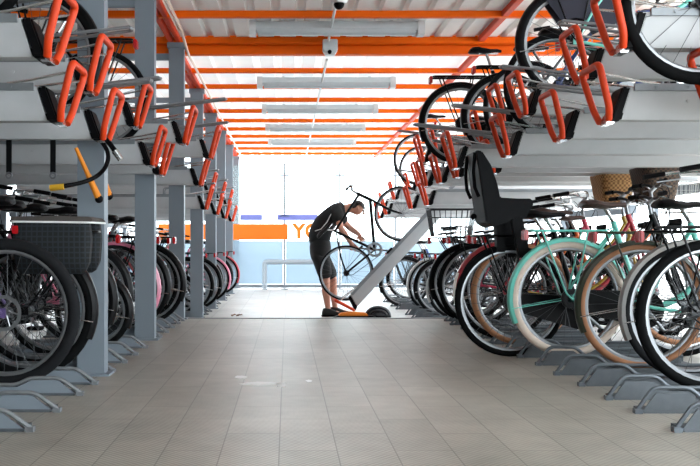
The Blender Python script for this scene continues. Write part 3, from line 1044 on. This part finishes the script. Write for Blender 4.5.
solo('support_post', MB().prism(sp_, -0.04, 0.04), BLACK, cs, 0.004)
st = [csp(*q) for q in ((474, 153), (472.5, 172), (474, 188), (478, 197))]
for s in (-1, 1):
    solo('harness_strap', MB().tube([(p[0], s * 0.12, p[1]) for p in st], 0.012, 6), BLACK, cs)
solo('reflector', MB().ball((csp(477, 216)[0], 0, csp(477, 216)[1]), 0.02, 0.02, 0.02), BLACK, cs)

# --- lower row beside the columns (rear wheels towards the aisle)
LB = [
    dict(y=4.27, x=-1.335, label='purple bicycle with silver rim and brake disc, first in the lower row by the columns', guard=None, tyre=RUBBER_G, rim=ALU, frame=P_PURPLE, R=0.355, rt=0.030, disc=True, style='diamond', bar='flat', carrier=False, light=False),
    dict(y=4.60, x=-1.325, label='black bicycle under the plaid pannier bag, second in the lower row by the columns', guard=P_BLACK, tyre=RUBBER, rt=0.027, frame=P_BLACK, car_ext=0.12, light=False),
    dict(y=5.06, x=-1.40, label='black bicycle directly behind the first grey column', guard=P_BLACK, frame=P_BLACK, style='diamond', bar='flat'),
    dict(y=5.44, x=-1.38, label='dark bicycle with pink frame behind the first grey column', guard=P_BLACK, frame=P_PINK),
    dict(y=5.82, x=-1.255, label='small wheeled black folding bicycle between the first and second grey columns', guard=P_BLACK, frame=P_BLACK, R=0.25, L=0.98, style='fold', bar='flat', carrier=False),
    dict(y=6.22, x=-1.42, label='silver bicycle behind the folding bicycle by the columns', guard=P_BLACK, frame=P_SILVER, tyre=RUBBER_G),
    dict(y=6.93, x=-1.33, label='bicycle with pink mudguards and pale rims beside the second grey column', guard=P_PINK, frame=P_BLACK, tyre=RUBBER_G, rim=CHROME),
    dict(y=7.32, x=-1.30, label='black bicycle just behind the pink mudguard bicycle', guard=P_BLACK, frame=P_BLACK),
    dict(y=7.72, x=-1.22, label='black bicycle protruding most into the aisle between the second and third columns', guard=P_BLACK, frame=P_GREY),
    dict(y=8.12, x=-1.32, label='red bicycle in front of the third grey column', guard=P_BLACK, frame=P_RED),
]
for i_, d in enumerate(LB):
    d = dict(d, raised=0.075 * (i_ % 2))
    y, x, z = d.pop('y'), d.pop('x'), d.pop('z', 0.028)
    bike(loc=(x, y, z), heading=HL, lean=random.uniform(-0.015, 0.015), yaw=random.uniform(-0.03, 0.03), crank=random.uniform(-1, 1), **d)

FB = [  # beyond the floor step: side, y, hub x, options
    (-1, 10.86, -1.32, dict(R=0.25, L=0.98, style='fold', bar='flat', carrier=False, label='small black folding bicycle beyond the step, first past the third column')),
    (-1, 11.42, -1.28, dict(label='black bicycle beyond the step, behind the small folding bicycle')),
    (-1, 11.95, -1.215, dict(frame=P_GREY, label='black bicycle with amber reflector beyond the step, in front of the fifth column')),
    (-1, 12.95, -1.27, dict(frame=P_BLUE, label='blue bicycle beyond the step, behind the fifth column')),
    (-1, 13.55, -1.20, dict(guard=P_PINK, frame=P_PINK, label='pink bicycle beyond the step by the far columns')),
    (-1, 14.95, -1.25, dict(frame=P_GREY, label='grey bicycle beyond the step, behind the sixth column')),
    (-1, 15.7, -1.18, dict(frame=P_RED, guard=P_RED, label='red bicycle beyond the step, last by the far columns')),
    (1, 9.75, 1.98, dict(frame=P_GREY, tyre=RUBBER_G, label='grey bicycle just beyond the step, under the deck opposite the columns')),
    (1, 10.3, 1.95, dict(frame=P_WHITE, guard=P_SILVER, tyre=RUBBER_G, label='cream bicycle with silver mudguards beyond the step, beside the tilted tray')),
    (1, 10.85, 1.88, dict(frame=P_BLACK, tyre=RUBBER_G, saddle=BLACK_LEATHER, label='black bicycle beyond the step, third from the step beside the tilted tray')),
    (1, 11.4, 1.87, dict(frame=P_SILVER, guard=P_SILVER, tyre=RUBBER_G, label='silver bicycle beyond the step, behind the tilted tray')),
    (1, 12.4, 1.62, dict(frame=P_BLACK, tyre=RUBBER_G, label='black bicycle seen under the tilted tray, nearest to the fence wall')),
    (1, 13.0, 1.68, dict(frame=P_GREY, tyre=RUBBER_G, label='dark grey bicycle seen under the tilted tray, next to the black one')),
    (1, 14.0, 1.9, dict(frame=P_BLUE, label='blue bicycle deep in the far row opposite the columns')),
]
for i_, (side, y, x, d) in enumerate(FB):
    bike(raised=0.075 * (i_ % 2), loc=(x, y, LOW + 0.028), heading=HR if side > 0 else HL, lean=random.uniform(-0.02, 0.02), yaw=random.uniform(-0.04, 0.04), crank=random.uniform(-1, 1), **d)

# floor racks: one under every parked bicycle of the lower rows, plus the empty ones
ry = [3.44, 3.82] + [d['y'] for d in RB]
for i, y in enumerate(sorted(ry)):
    floor_rack(y, 1.462 + 0.01 * sin(i * 3), 1, 0.0, f'dark steel wheel rack on the paving, {ORD[i]} in the lower row opposite the columns', 'floor racks opposite the columns')
ly = [3.45, 3.85] + [d['y'] for d in LB] + [8.44]
for i, y in enumerate(sorted(ly)):
    floor_rack(y, -0.965, -1, 0.0, f'grey steel wheel rack on the paving, {ORD[i]} in the lower row by the columns', 'floor racks by the columns')
for sd, nm in ((-1, 'by the columns'), (1, 'opposite the columns')):
    for i, y in enumerate([q[1] for q in FB if q[0] == sd]):
        floor_rack(y, sd * 1.0 if sd < 0 else 1.5, sd, LOW, f'steel wheel rack beyond the floor step, {ORD[i]} in the far row {nm}', f'far floor racks {nm}')

# --- bicycles on the upper decks
UB = [
    (1, 3.85, 1.767, 0.59, dict(label='bicycle with fat black tyre on the first lower tray of the deck opposite the columns', R=0.35, rt=0.028, guard=None, frame=P_BLACK, carrier=False, style='diamond', bar='flat', light=False)),
    (1, 5.56, 1.77, 0.81, dict(label='black bicycle with grey coat guard on the upper deck, above the orange handles', R=0.345, guard=P_BLACK, coat=mat('navy_coat_cloth', '#2b2d3a', 0.8), frame=P_TEAL, tyre=RUBBER_G, car_mat=P_BLACK)),
    (1, 5.83, 1.745, 0.59, dict(label='bicycle with bare black tyre on the lower tray under the coat guard bicycle', R=0.345, guard=None, frame=P_BLUE, tyre=RUBBER_G, carrier=False, style='diamond', bar='flat')),
    (1, 6.65, 1.79, 0.58, dict(label='dark bicycle without mudguards on the upper deck, behind the bare tyre bicycle', R=0.345, guard=None, frame=P_GREY, tyre=RUBBER_G, carrier=False, style='diamond', bar='flat', lamp=False)),
    (1, 7.22, 1.75, 0.59, dict(label='silver bicycle on the upper deck with its wheel next to the black chain case', R=0.345, guard=P_BLACK, frame=P_SILVER, tyre=RUBBER_G)),
    (1, 7.64, 1.475, 0.59, dict(label='black upper deck bicycle with full chain case, wheel carrier and small red light', R=0.345, guard=P_BLACK, frame=P_BLACK, case=P_BLACK, tyre=RUBBER_G, seat=0.99)),
    (1, 13.4, 1.98, 0.69, dict(label='pale bicycle on the upper deck above the raised front wheel', R=0.34, guard=None, frame=P_GREY, tyre=RUBBER_G, carrier=False, rt=0.016)),
    (1, 11.9, 1.72, 0.69, dict(label='thin tyred bicycle on the upper deck just before the raised front wheel', R=0.34, guard=None, frame=P_GREY, tyre=RUBBER_G, carrier=False, rt=0.016)),
    (-1, 4.71, -1.325, 0.555, dict(label='black bicycle with broad tyre on the upper deck in front of the first column', R=0.345, rt=0.025, guard=P_BLACK, frame=P_BLACK, tyre=RUBBER, style='step')),
    (-1, 3.61, -1.352, 0.75, dict(label='dark bicycle on the first raised tray by the columns', R=0.345, guard=P_BLACK, frame=P_GREY)),
    (-1, 6.14, -1.286, 0.555, dict(label='black bicycle with wire carrier on the upper deck between the first and second columns', R=0.345, guard=None, frame=P_BLACK)),
]
for i_, (side, y, x, h, d) in enumerate(UB):
    hit = min(((abs(r[0] - y), r[0]) for r in (RTR if side > 0 else LTR) if abs(r[4] - h) < 0.04))
    yy = hit[1]
    bike(raised=0.075 * (i_ % 2), loc=(x, yy, H + h + 0.098), heading=HR if side > 0 else HL, lean=random.uniform(-0.012, 0.012), crank=random.uniform(-1, 1), **d)

# ------------------------------------------------------------------ pannier bag
bx_, by_ = -1.325, 4.60
t = thing('pannier_bag', 'dark plaid double pannier bag hanging over a carrier beside the first grey column', 'bag', (bx_ + 0.16, by_, 0.0))
for s in (-1, 1):
    y0, y1 = (0.068, 0.16) if s > 0 else (-0.175, -0.075)
    rings = []
    for z, ins in ((0.56, 0.05), (0.575, 0.028), (0.62, 0.008), (0.73, 0.0), (0.82, 0.008)):
        ring_ = []
        cy_, hy, hx_ = (y0 + y1) / 2, (y1 - y0) / 2 - ins, 0.195 - ins
        for k in range(16):
            a = 2 * pi * (k + .5) / 16
            ring_.append((hx_ * math.copysign(abs(cos(a)) ** 0.4, cos(a)), cy_ + hy * math.copysign(abs(sin(a)) ** 0.4, sin(a)), z))
        rings.append(ring_)
    solo('side_bag', MB().loft(rings), PLAID, t)
rings = []
for x, e in ((-0.2, 0.0), (-0.19, 0.012), (0.0, 0.016), (0.19, 0.012), (0.205, 0.0)):
    rings.append([(x, -0.18, 0.82), (x, -0.165, 0.833 + e), (x, 0.15, 0.833 + e), (x, 0.165, 0.82)])
solo('flap', MB().loft(rings), mat('dark_grey_cloth', '#45413e', 0.85), t, label='dark grey top flap')
solo('piping', MB().tube(fillet([(-0.2, -0.182, 0.82), (0.207, -0.182, 0.815), (0.207, 0.166, 0.82), (-0.2, 0.166, 0.82)], 0.03, True), 0.005, 6, True), WHITE, t, label='white piping')
solo('reflector', MB().box(-0.185, -0.155, -0.188, -0.178, 0.76, 0.80), RED_L, t, 0.003)

# ------------------------------------------------------------------ orange slanting bars, locks
p0, p1 = at(76, 148, 4.70), at(99, 199, 4.70)
t = thing('spring_arm', 'orange slanting spring arm in front of the first grey column', 'bar')
pm = p0.lerp(p1, 0.55)
solo('sleeve', MB().tube([pm - (p1 - p0) * 0.02, p1], [0.015, 0.019], 12), mat('orange_yellow_paint', '#e2871c', 0.4), t)
solo('rod', MB().tube([p0, pm], [0.010, 0.013], 12), mat('orange_yellow_paint', '#e2871c', 0.4), t)
solo('joint', MB().ball(p1, 0.022, 0.02, 0.022), BLACK, t)
p0, p1 = at(103, 178, 5.25), at(109, 196, 5.25)
t = thing('spring_arm', 'short orange arm just behind the first grey column', 'bar')
solo('sleeve', MB().tube([p0, p1], [0.016, 0.022], 12), mat('orange_yellow_paint', '#e2871c', 0.4), t)
solo('joint', MB().ball(p1, 0.024, 0.02, 0.024), BLACK, t)

pts = [at(*q) for q in ((100, 139.5, 4.71), (106, 147, 4.68), (109, 157, 4.66), (106, 167, 4.66), (99, 175, 4.70), (88, 181, 4.66), (72, 185, 4.62), (58, 187, 4.6))]
sm = []
for i in range(len(pts) - 2):
    a = (pts[i] + pts[i + 1]) / 2 if i else pts[0]
    c = (pts[i + 1] + pts[i + 2]) / 2 if i < len(pts) - 3 else pts[-1]
    sm += bez(a, pts[i + 1], c, 6)[:-1]
sm.append(pts[-1])
t = thing('cable_lock', 'thick black cable lock looping across the first grey column', 'lock')
solo('cable', MB().tube(sm, 0.012, 8), BLACK, t)
solo('lock_head', MB().tube([pts[-1] + Vector((0.03, 0, 0.002)), pts[-1] - Vector((0.04, 0, 0.005))], 0.017, 10), mat('yellow_plastic', '#c79a22', 0.5), t)
pts = [at(*q) for q in ((105, 138.5, 4.71), (110, 144, 4.69), (115, 151, 4.68))]
t = thing('cable_lock', 'short black cable with silver plug hanging under an orange tray handle', 'lock')
solo('cable', MB().tube(pts, 0.014, 8), BLACK, t)
solo('plug', MB().tube([pts[-1], at(121, 160, 4.68)], [0.02, 0.016], 10), CHROME, t, label='silver plug')

for px, l in ((9, 'black strap with steel ring hanging below a tray, farther from the grey column'), (53, 'black strap with steel ring hanging below a tray, closer to the grey column')):
    p = at(px, 139.5, 4.71)
    t = thing('hanging_strap', l, 'strap', (p.x, 4.71, 1.255), group='straps under the tray')
    solo('strap', MB().box(-0.014, 0.014, -0.004, 0.004, -0.17, 0.0), BLACK, t)
    solo('ring', MB().ring([(0.014 + 0.006 * cos(q), 0.006 * sin(q)) for q in [2 * pi * j / 6 for j in range(6)]], 16, c=(0, 0, -0.185)), ALU, t)

# ------------------------------------------------------------------ tilted tray with the bicycle under repair
RY = 10.85
ang = math.atan2(95, 89)
o0 = at(354.6, 308.8, RY)
tilt = tray(RY, o0.x, o0.z, 1, 'pale steel tray tilted down to the floor in front of the mechanic', None, 0, False, 2.05, -ang, 0.03)
Rw = 0.335
updir = Vector((-sin(ang), 0, cos(ang)))
hub = at(341.8, 269, RY)
root = hub - updir * Rw
# keep the tyre on the tray's floor
d_ = (root - o0).dot(updir)
root = root + updir * (0.034 - d_)
WB = bike('dark racing bicycle standing on the tilted tray, wheel held by the mechanic', tuple(root), 0, R=Rw, L=0.98, style='diamond', rt=0.014, frame=P_BLACK,
          tyre=RUBBER_G, rim=ALU, guard=None, carrier=False, bar='flat', pitch=-ang, light=False, lamp=False, crank=0.9, seat=0.90)

# ------------------------------------------------------------------ the mechanic


def skin_mesh(nodes, edges, radii, root=0, sub=2):
    me = bpy.data.meshes.new('skin_source')
    me.from_pydata([tuple(n) for n in nodes], edges, [])
    o = bpy.data.objects.new('skin_source', me)
    COL.objects.link(o)
    o.modifiers.new('s', 'SKIN')
    for i, r in enumerate(radii):
        sv = me.skin_vertices[0].data[i]
        sv.radius = (r, r) if not isinstance(r, tuple) else r
        sv.use_root = i == root
    o.modifiers['s'].use_smooth_shade = True
    ss = o.modifiers.new('d', 'SUBSURF')
    ss.levels = ss.render_levels = sub
    dg = bpy.context.evaluated_depsgraph_get()
    dg.update()
    out = bpy.data.meshes.new_from_object(o.evaluated_get(dg))
    bpy.data.objects.remove(o)
    return out


def add_mesh(b, me):
    b.add([v.co for v in me.vertices], [tuple(p.vertices) for p in me.polygons])


MY = 11.22
base = Vector((0.58, MY, LOW))
V = lambda x, y, z: Vector((x, y, z)) - base
man = thing('person', 'person in black shirt and shorts bending over the bicycle on the tilted tray', 'person', (0.575, MY, LOW))
N, Ed, Ra = [], [], []


def nd(p, r, parent=None):
    N.append(p)
    Ra.append(r)
    if parent is not None:
        Ed.append((parent, len(N) - 1))
    return len(N) - 1


pel = nd(V(0.40, MY, 0.76), 0.085)
bel = nd(V(0.43, MY, 0.94), 0.085, pel)
che = nd(V(0.58, MY, 1.10), 0.095, bel)
upc = nd(V(0.69, MY, 1.15), 0.08, che)
nek = nd(V(0.77, MY - 0.01, 1.175), 0.055, upc)
hd0 = nd(V(0.83, MY - 0.02, 1.175), 0.078, nek)
hd1 = nd(V(0.895, MY - 0.03, 1.155), 0.088, hd0)
hd2 = nd(V(0.935, MY - 0.035, 1.11), 0.06, hd1)
hands = []
for s, el, wr, ha in ((-1, V(0.655, MY - 0.29, 0.92), V(0.775, MY - 0.30, 0.745), V(0.81, MY - 0.295, 0.70)),
                      (1, V(0.80, MY + 0.22, 0.93), V(0.90, MY - 0.06, 0.84), V(0.915, MY - 0.12, 0.80))):
    sh = nd(V(0.62, MY + s * 0.16, 1.125), 0.062, che)
    e1 = nd(el.lerp(N[sh], 0.5), 0.05, sh)
    e2 = nd(el, 0.041, e1)
    m1 = nd(el.lerp(wr, 0.4), 0.04, e2)
    w = nd(wr, 0.027, m1)
    pm_ = nd(ha, (0.036, 0.022), w)
    hands.append((wr, ha, s))
for s, kn, an in ((-1, V(0.485, MY - 0.11, 0.29), V(0.51, MY - 0.11, -0.06)), (1, V(0.585, MY + 0.11, 0.29), V(0.61, MY + 0.11, -0.06))):
    hp = nd(V(0.43, MY + s * 0.08, 0.56), 0.075, pel)
    th = nd(N[hp].lerp(kn, 0.5), 0.08, hp)
    k1 = nd(kn, 0.056, th)
    cf = nd(kn.lerp(an, 0.35) + Vector((-0.012, 0, 0)), 0.056, k1)
    a1 = nd(an, 0.037, cf)
    h1 = nd(an + Vector((0.01, 0, -0.06)), 0.036, a1)
    t1 = nd(an + Vector((0.15, -0.01, -0.075)), 0.03, h1)
bm_all = MB()
add_mesh(bm_all, skin_mesh(N, Ed, Ra))
for wr, ha, s in hands:                              # five separate curled fingers on each hand
    d = (ha - wr).normalized()
    side_v = d.cross(Vector((0, 1, 0))).normalized()
    for i, ln in enumerate((0.072, 0.08, 0.076, 0.06)):
        b0 = ha + side_v * (0.026 - 0.0175 * i) + d * 0.012
        p1_ = b0 + d * ln * 0.5 + Vector((0.01, 0.004, 0))
        p2_ = p1_ + (d * 0.6 + Vector((0.25, 0.8, -0.25))) * ln * 0.35
        p3_ = p2_ + (d * -0.1 + Vector((0.1, 1.0, -0.1))) * ln * 0.25
        bm_all.tube([b0 - d * 0.02, b0, p1_, p2_, p3_], [0.009, 0.0092, 0.0085, 0.0078, 0.005], 8)
    tb = wr.lerp(ha, 0.6) - side_v * 0.022
    bm_all.tube([wr.lerp(ha, 0.4), tb - side_v * 0.015, tb - side_v * 0.03 + d * 0.035, tb - side_v * 0.02 + d * 0.06 + Vector((0, 0.01, 0))], [0.012, 0.0115, 0.0098, 0.006], 8)
# nose, ears, brow: head looks along +x and downwards
fw = Vector((0.80, -0.18, -0.58)).normalized()
upv = Vector((0.58, 0.05, 0.80)).normalized()
hc = N[hd1]
sv_ = fw.cross(upv).normalized()
bm_all.tube([hc + fw * 0.052 + upv * 0.03, hc + fw * 0.092 - upv * 0.01, hc + fw * 0.07 - upv * 0.022], [0.010, 0.016, 0.012], 8)
for s in (-1, 1):
    bm_all.ball(hc + sv_ * s * 0.072 - fw * 0.01, 0.012, 0.014, 0.03, 10, 6)
solo('body', bm_all, SKIN, man)
for s in (-1, 1):
    solo('eye', MB().ball(hc + fw * 0.058 + upv * 0.018 + sv_ * s * 0.026, 0.011, 0.011, 0.009), mat('eye_dark', '#241c18', 0.3), man)
solo('mouth', MB().tube([hc + fw * 0.058 - upv * 0.04 - sv_ * 0.022, hc + fw * 0.066 - upv * 0.042, hc + fw * 0.058 - upv * 0.04 + sv_ * 0.022], 0.006, 6), mat('lip', '#9a5348', 0.5), man)
Mh = Matrix((( *sv_,), (*fw,), (*upv,))).transposed()
solo('hair', MB().ball(hc - fw * 0.02 + upv * 0.008, 0.094, 0.094, 0.095, 18, 10, Mh, 0.40).ball(hc - fw * 0.055 + upv * 0.005, 0.082, 0.06, 0.08, 16, 10, Mh), HAIR, man)
# shirt
N, Ed, Ra = [], [], []
a = nd(V(0.39, MY, 0.64), 0.165)
b_ = nd(V(0.415, MY, 0.94), 0.155, a)
c = nd(V(0.555, MY, 1.105), 0.165, b_)
d = nd(V(0.67, MY, 1.15), 0.135, c)
e = nd(V(0.745, MY, 1.172), 0.075, d)
for s, el in ((-1, V(0.655, MY - 0.29, 0.92)), (1, V(0.80, MY + 0.22, 0.93))):
    sh = nd(V(0.615, MY + s * 0.165, 1.13), 0.09, c)
    m_ = nd(N[sh].lerp(el, 0.45), 0.078, sh)
    nd(N[sh].lerp(el, 0.72), 0.08, m_)
bs = MB()
add_mesh(bs, skin_mesh(N, Ed, Ra))
sh_o = solo('shirt', bs, SHIRT, man)
pl = [at(*q) for q in ((329, 214, 10.98), (325, 222, 10.99), (319, 229, 11.02), (313, 231, 11.05))]
solo('piping', MB().tube([p - base - Vector((-0.03, 0, 0)) for p in pl], 0.006, 6), WHITE, sh_o, label='white piping line')
# shorts
N, Ed, Ra = [], [], []
a = nd(V(0.405, MY, 0.87), 0.15)
b_ = nd(V(0.40, MY, 0.73), 0.175, a)
for s, kn in ((-1, V(0.485, MY - 0.11, 0.29)), (1, V(0.585, MY + 0.11, 0.29))):
    h_ = nd(V(0.425, MY + s * 0.085, 0.56), 0.125, b_)
    q = nd(N[h_].lerp(kn, 0.5), 0.10, h_)
    nd(N[h_].lerp(kn, 1.08), 0.092, q)
bs = MB()
add_mesh(bs, skin_mesh(N, Ed, Ra))
solo('shorts', bs, SHORTS, man)
for an in (V(0.51, MY - 0.11, -0.06), V(0.61, MY + 0.11, -0.06)):
    rings = []
    for x, w, z0, z1 in ((-0.075, 0.02, 0.0, 0.05), (-0.06, 0.04, 0.0, 0.10), (0.0, 0.046, 0.0, 0.115), (0.05, 0.046, 0.0, 0.09), (0.12, 0.05, 0.0, 0.062), (0.18, 0.045, 0.0, 0.048), (0.21, 0.022, 0.004, 0.03)):
        rg = []
        for k in range(12):
            q = 2 * pi * k / 12
            rg.append((an.x + x, an.y + w * math.copysign(abs(cos(q)) ** .7, cos(q)), (z0 + z1) / 2 + (z1 - z0) / 2 * math.copysign(abs(sin(q)) ** .7, sin(q))))
        rings.append(rg)
    s_o = solo('shoe', MB().loft(rings), SHOE, man)
    solo('sole', MB().prism([(an.x - 0.08, 0.0), (an.x + 0.21, 0.0), (an.x + 0.215, 0.018), (an.x - 0.08, 0.02)], an.y - 0.05, an.y + 0.05), RUBBER, s_o, 0.006)

# things on the floor by the tray
t = thing('tool_pouch', 'flat orange and black tool pouch lying on the floor beneath the tilted tray', 'bag', (0.80, 10.62, LOW))
solo('pouch_base', MB().prism([(-0.25, 0.0), (0.24, 0.0), (0.26, 0.03), (0.2, 0.05), (-0.2, 0.05), (-0.26, 0.03)], -0.09, 0.09), BLACK, t, 0.01)
solo('pouch_flap', MB().prism([(-0.2, 0.05), (0.16, 0.05), (0.13, 0.085), (-0.05, 0.095), (-0.17, 0.08)], -0.08, 0.08), mat('orange_cloth', '#e8862a', 0.7), t, 0.01, label='orange flap')
hc_ = at(374, 311, 10.75)
t = thing('cycle_helmet', 'black and grey cycle helmet lying on the floor beyond the tilted tray', 'helmet', (hc_.x + 0.05, 10.78, LOW))
bh = MB()
for i in range(5):
    yy = -0.075 + 0.0375 * i
    k1 = math.sqrt(1 - (yy / 0.10) ** 2)
    arc = [(-0.145 * k1 * cos(q), yy * (0.8 + 0.2 * sin(q)), 0.03 + 0.11 * k1 * sin(q)) for q in [pi * j / 10 for j in range(11)]]
    bh.tube(arc, 0.015, 8, flat=1.1)
bh.ball((0, 0, 0.03), 0.135, 0.088, 0.095, 18, 8, None, 0.0)
solo('helmet_shell', bh, mat('helmet_grey_black', '#2c2f33', 0.3), t)
solo('helmet_rim', MB().tube([(0.145 * cos(q), 0.09 * sin(q), 0.028) for q in [2 * pi * j / 24 for j in range(24)]], 0.016, 8, True), BLACK, t)
solo('chin_strap', MB().tube([(-0.12, 0.02, 0.03), (-0.17, -0.02, 0.02), (-0.2, -0.05, 0.012), (-0.12, -0.06, 0.01)], 0.006, 6), BLACK, t)
for px, l in ((233.5, 'curled brown leaf on the pale floor by the column side, closer to the columns'), (239, 'curled brown leaf on the pale floor by the column side, closer to the mechanic')):
    p = at(px, 316, 11.1)
    tag(solo('dry_leaf', MB().loft([[(-0.04, -0.01, 0.005), (-0.03, 0.02, 0.02), (-0.03, 0.02, 0.024), (-0.04, -0.01, 0.009)], [(0, -0.035, 0.03), (0, 0.03, 0.006), (0, 0.03, 0.01), (0, -0.035, 0.034)], [(0.045, -0.005, 0.015), (0.04, 0.01, 0.03), (0.04, 0.01, 0.034), (0.045, -0.005, 0.019)]]),
             mat('brown_leaf', '#7a5236', 0.8), loc=(p.x, 11.1, LOW), rot=(0, 0, px)), l, 'leaf', 'leaves on the floor')
# white paint splash on the paving
b = MB()
for (cx_, cy_, rx_, ry_) in ((262, 383.5, 22, 1.6), (281, 385, 5, 2.2), (241, 377.5, 6, 1.6), (309, 381, 3, 1.2)):
    pc = []
    for k in range(18):
        a = 2 * pi * k / 18
        rr = 1 + 0.25 * random.uniform(-1, 1)
        px, py = cx_ + rx_ * cos(a) * rr, cy_ + ry_ * sin(a) * rr
        y = F * H / (py - CY)
        pc.append(((px - CX) * y / F, y))
    n = len(pc)
    b.add([(x, y, 0.0015) for x, y in pc] + [(x, y, 0.0) for x, y in pc], [tuple(range(n))] + [(i, i + n, (i + 1) % n + n, (i + 1) % n) for i in range(n)])
tag(solo('paint_splash', b, WHITE), 'streak of spilled white paint on the beige paving of the aisle', 'paint')

# ------------------------------------------------------------------ light and camera
w = bpy.data.worlds.new('World')
S.world = w
w.use_nodes = True
w.node_tree.nodes['Background'].inputs['Color'].default_value = (0.87, 0.945, 1.0, 1)
w.node_tree.nodes['Background'].inputs['Strength'].default_value = 3.0

sl = bpy.data.lights.new('Sun', 'SUN')
sl.energy = 4.0
sl.angle = rad(2)
sl.color = (1.0, 0.98, 0.95)
so = bpy.data.objects.new('Sun', sl)
COL.objects.link(so)
so.rotation_euler = (rad(-38), 0, rad(-28))
cam = bpy.data.cameras.new('Camera')
co = bpy.data.objects.new('Camera', cam)
COL.objects.link(co)
co.location = (0, 0, H)
co.rotation_euler = (pi / 2, 0, 0)
cam.sensor_width = 36
cam.lens = 36 * F / 700
cam.shift_x = (350 - CX) / 700
cam.shift_y = (CY - 233) / 700
cam.clip_start = 0.05
S.camera = co

S.view_settings.view_transform = 'Standard'
S.view_settings.look = 'None'
S.view_settings.gamma = 1
S.view_settings.use_curve_mapping = False
S.view_settings.exposure = 1.5
S.cycles.use_denoising = True
S.cycles.max_bounces = 10
S.cycles.diffuse_bounces = 6
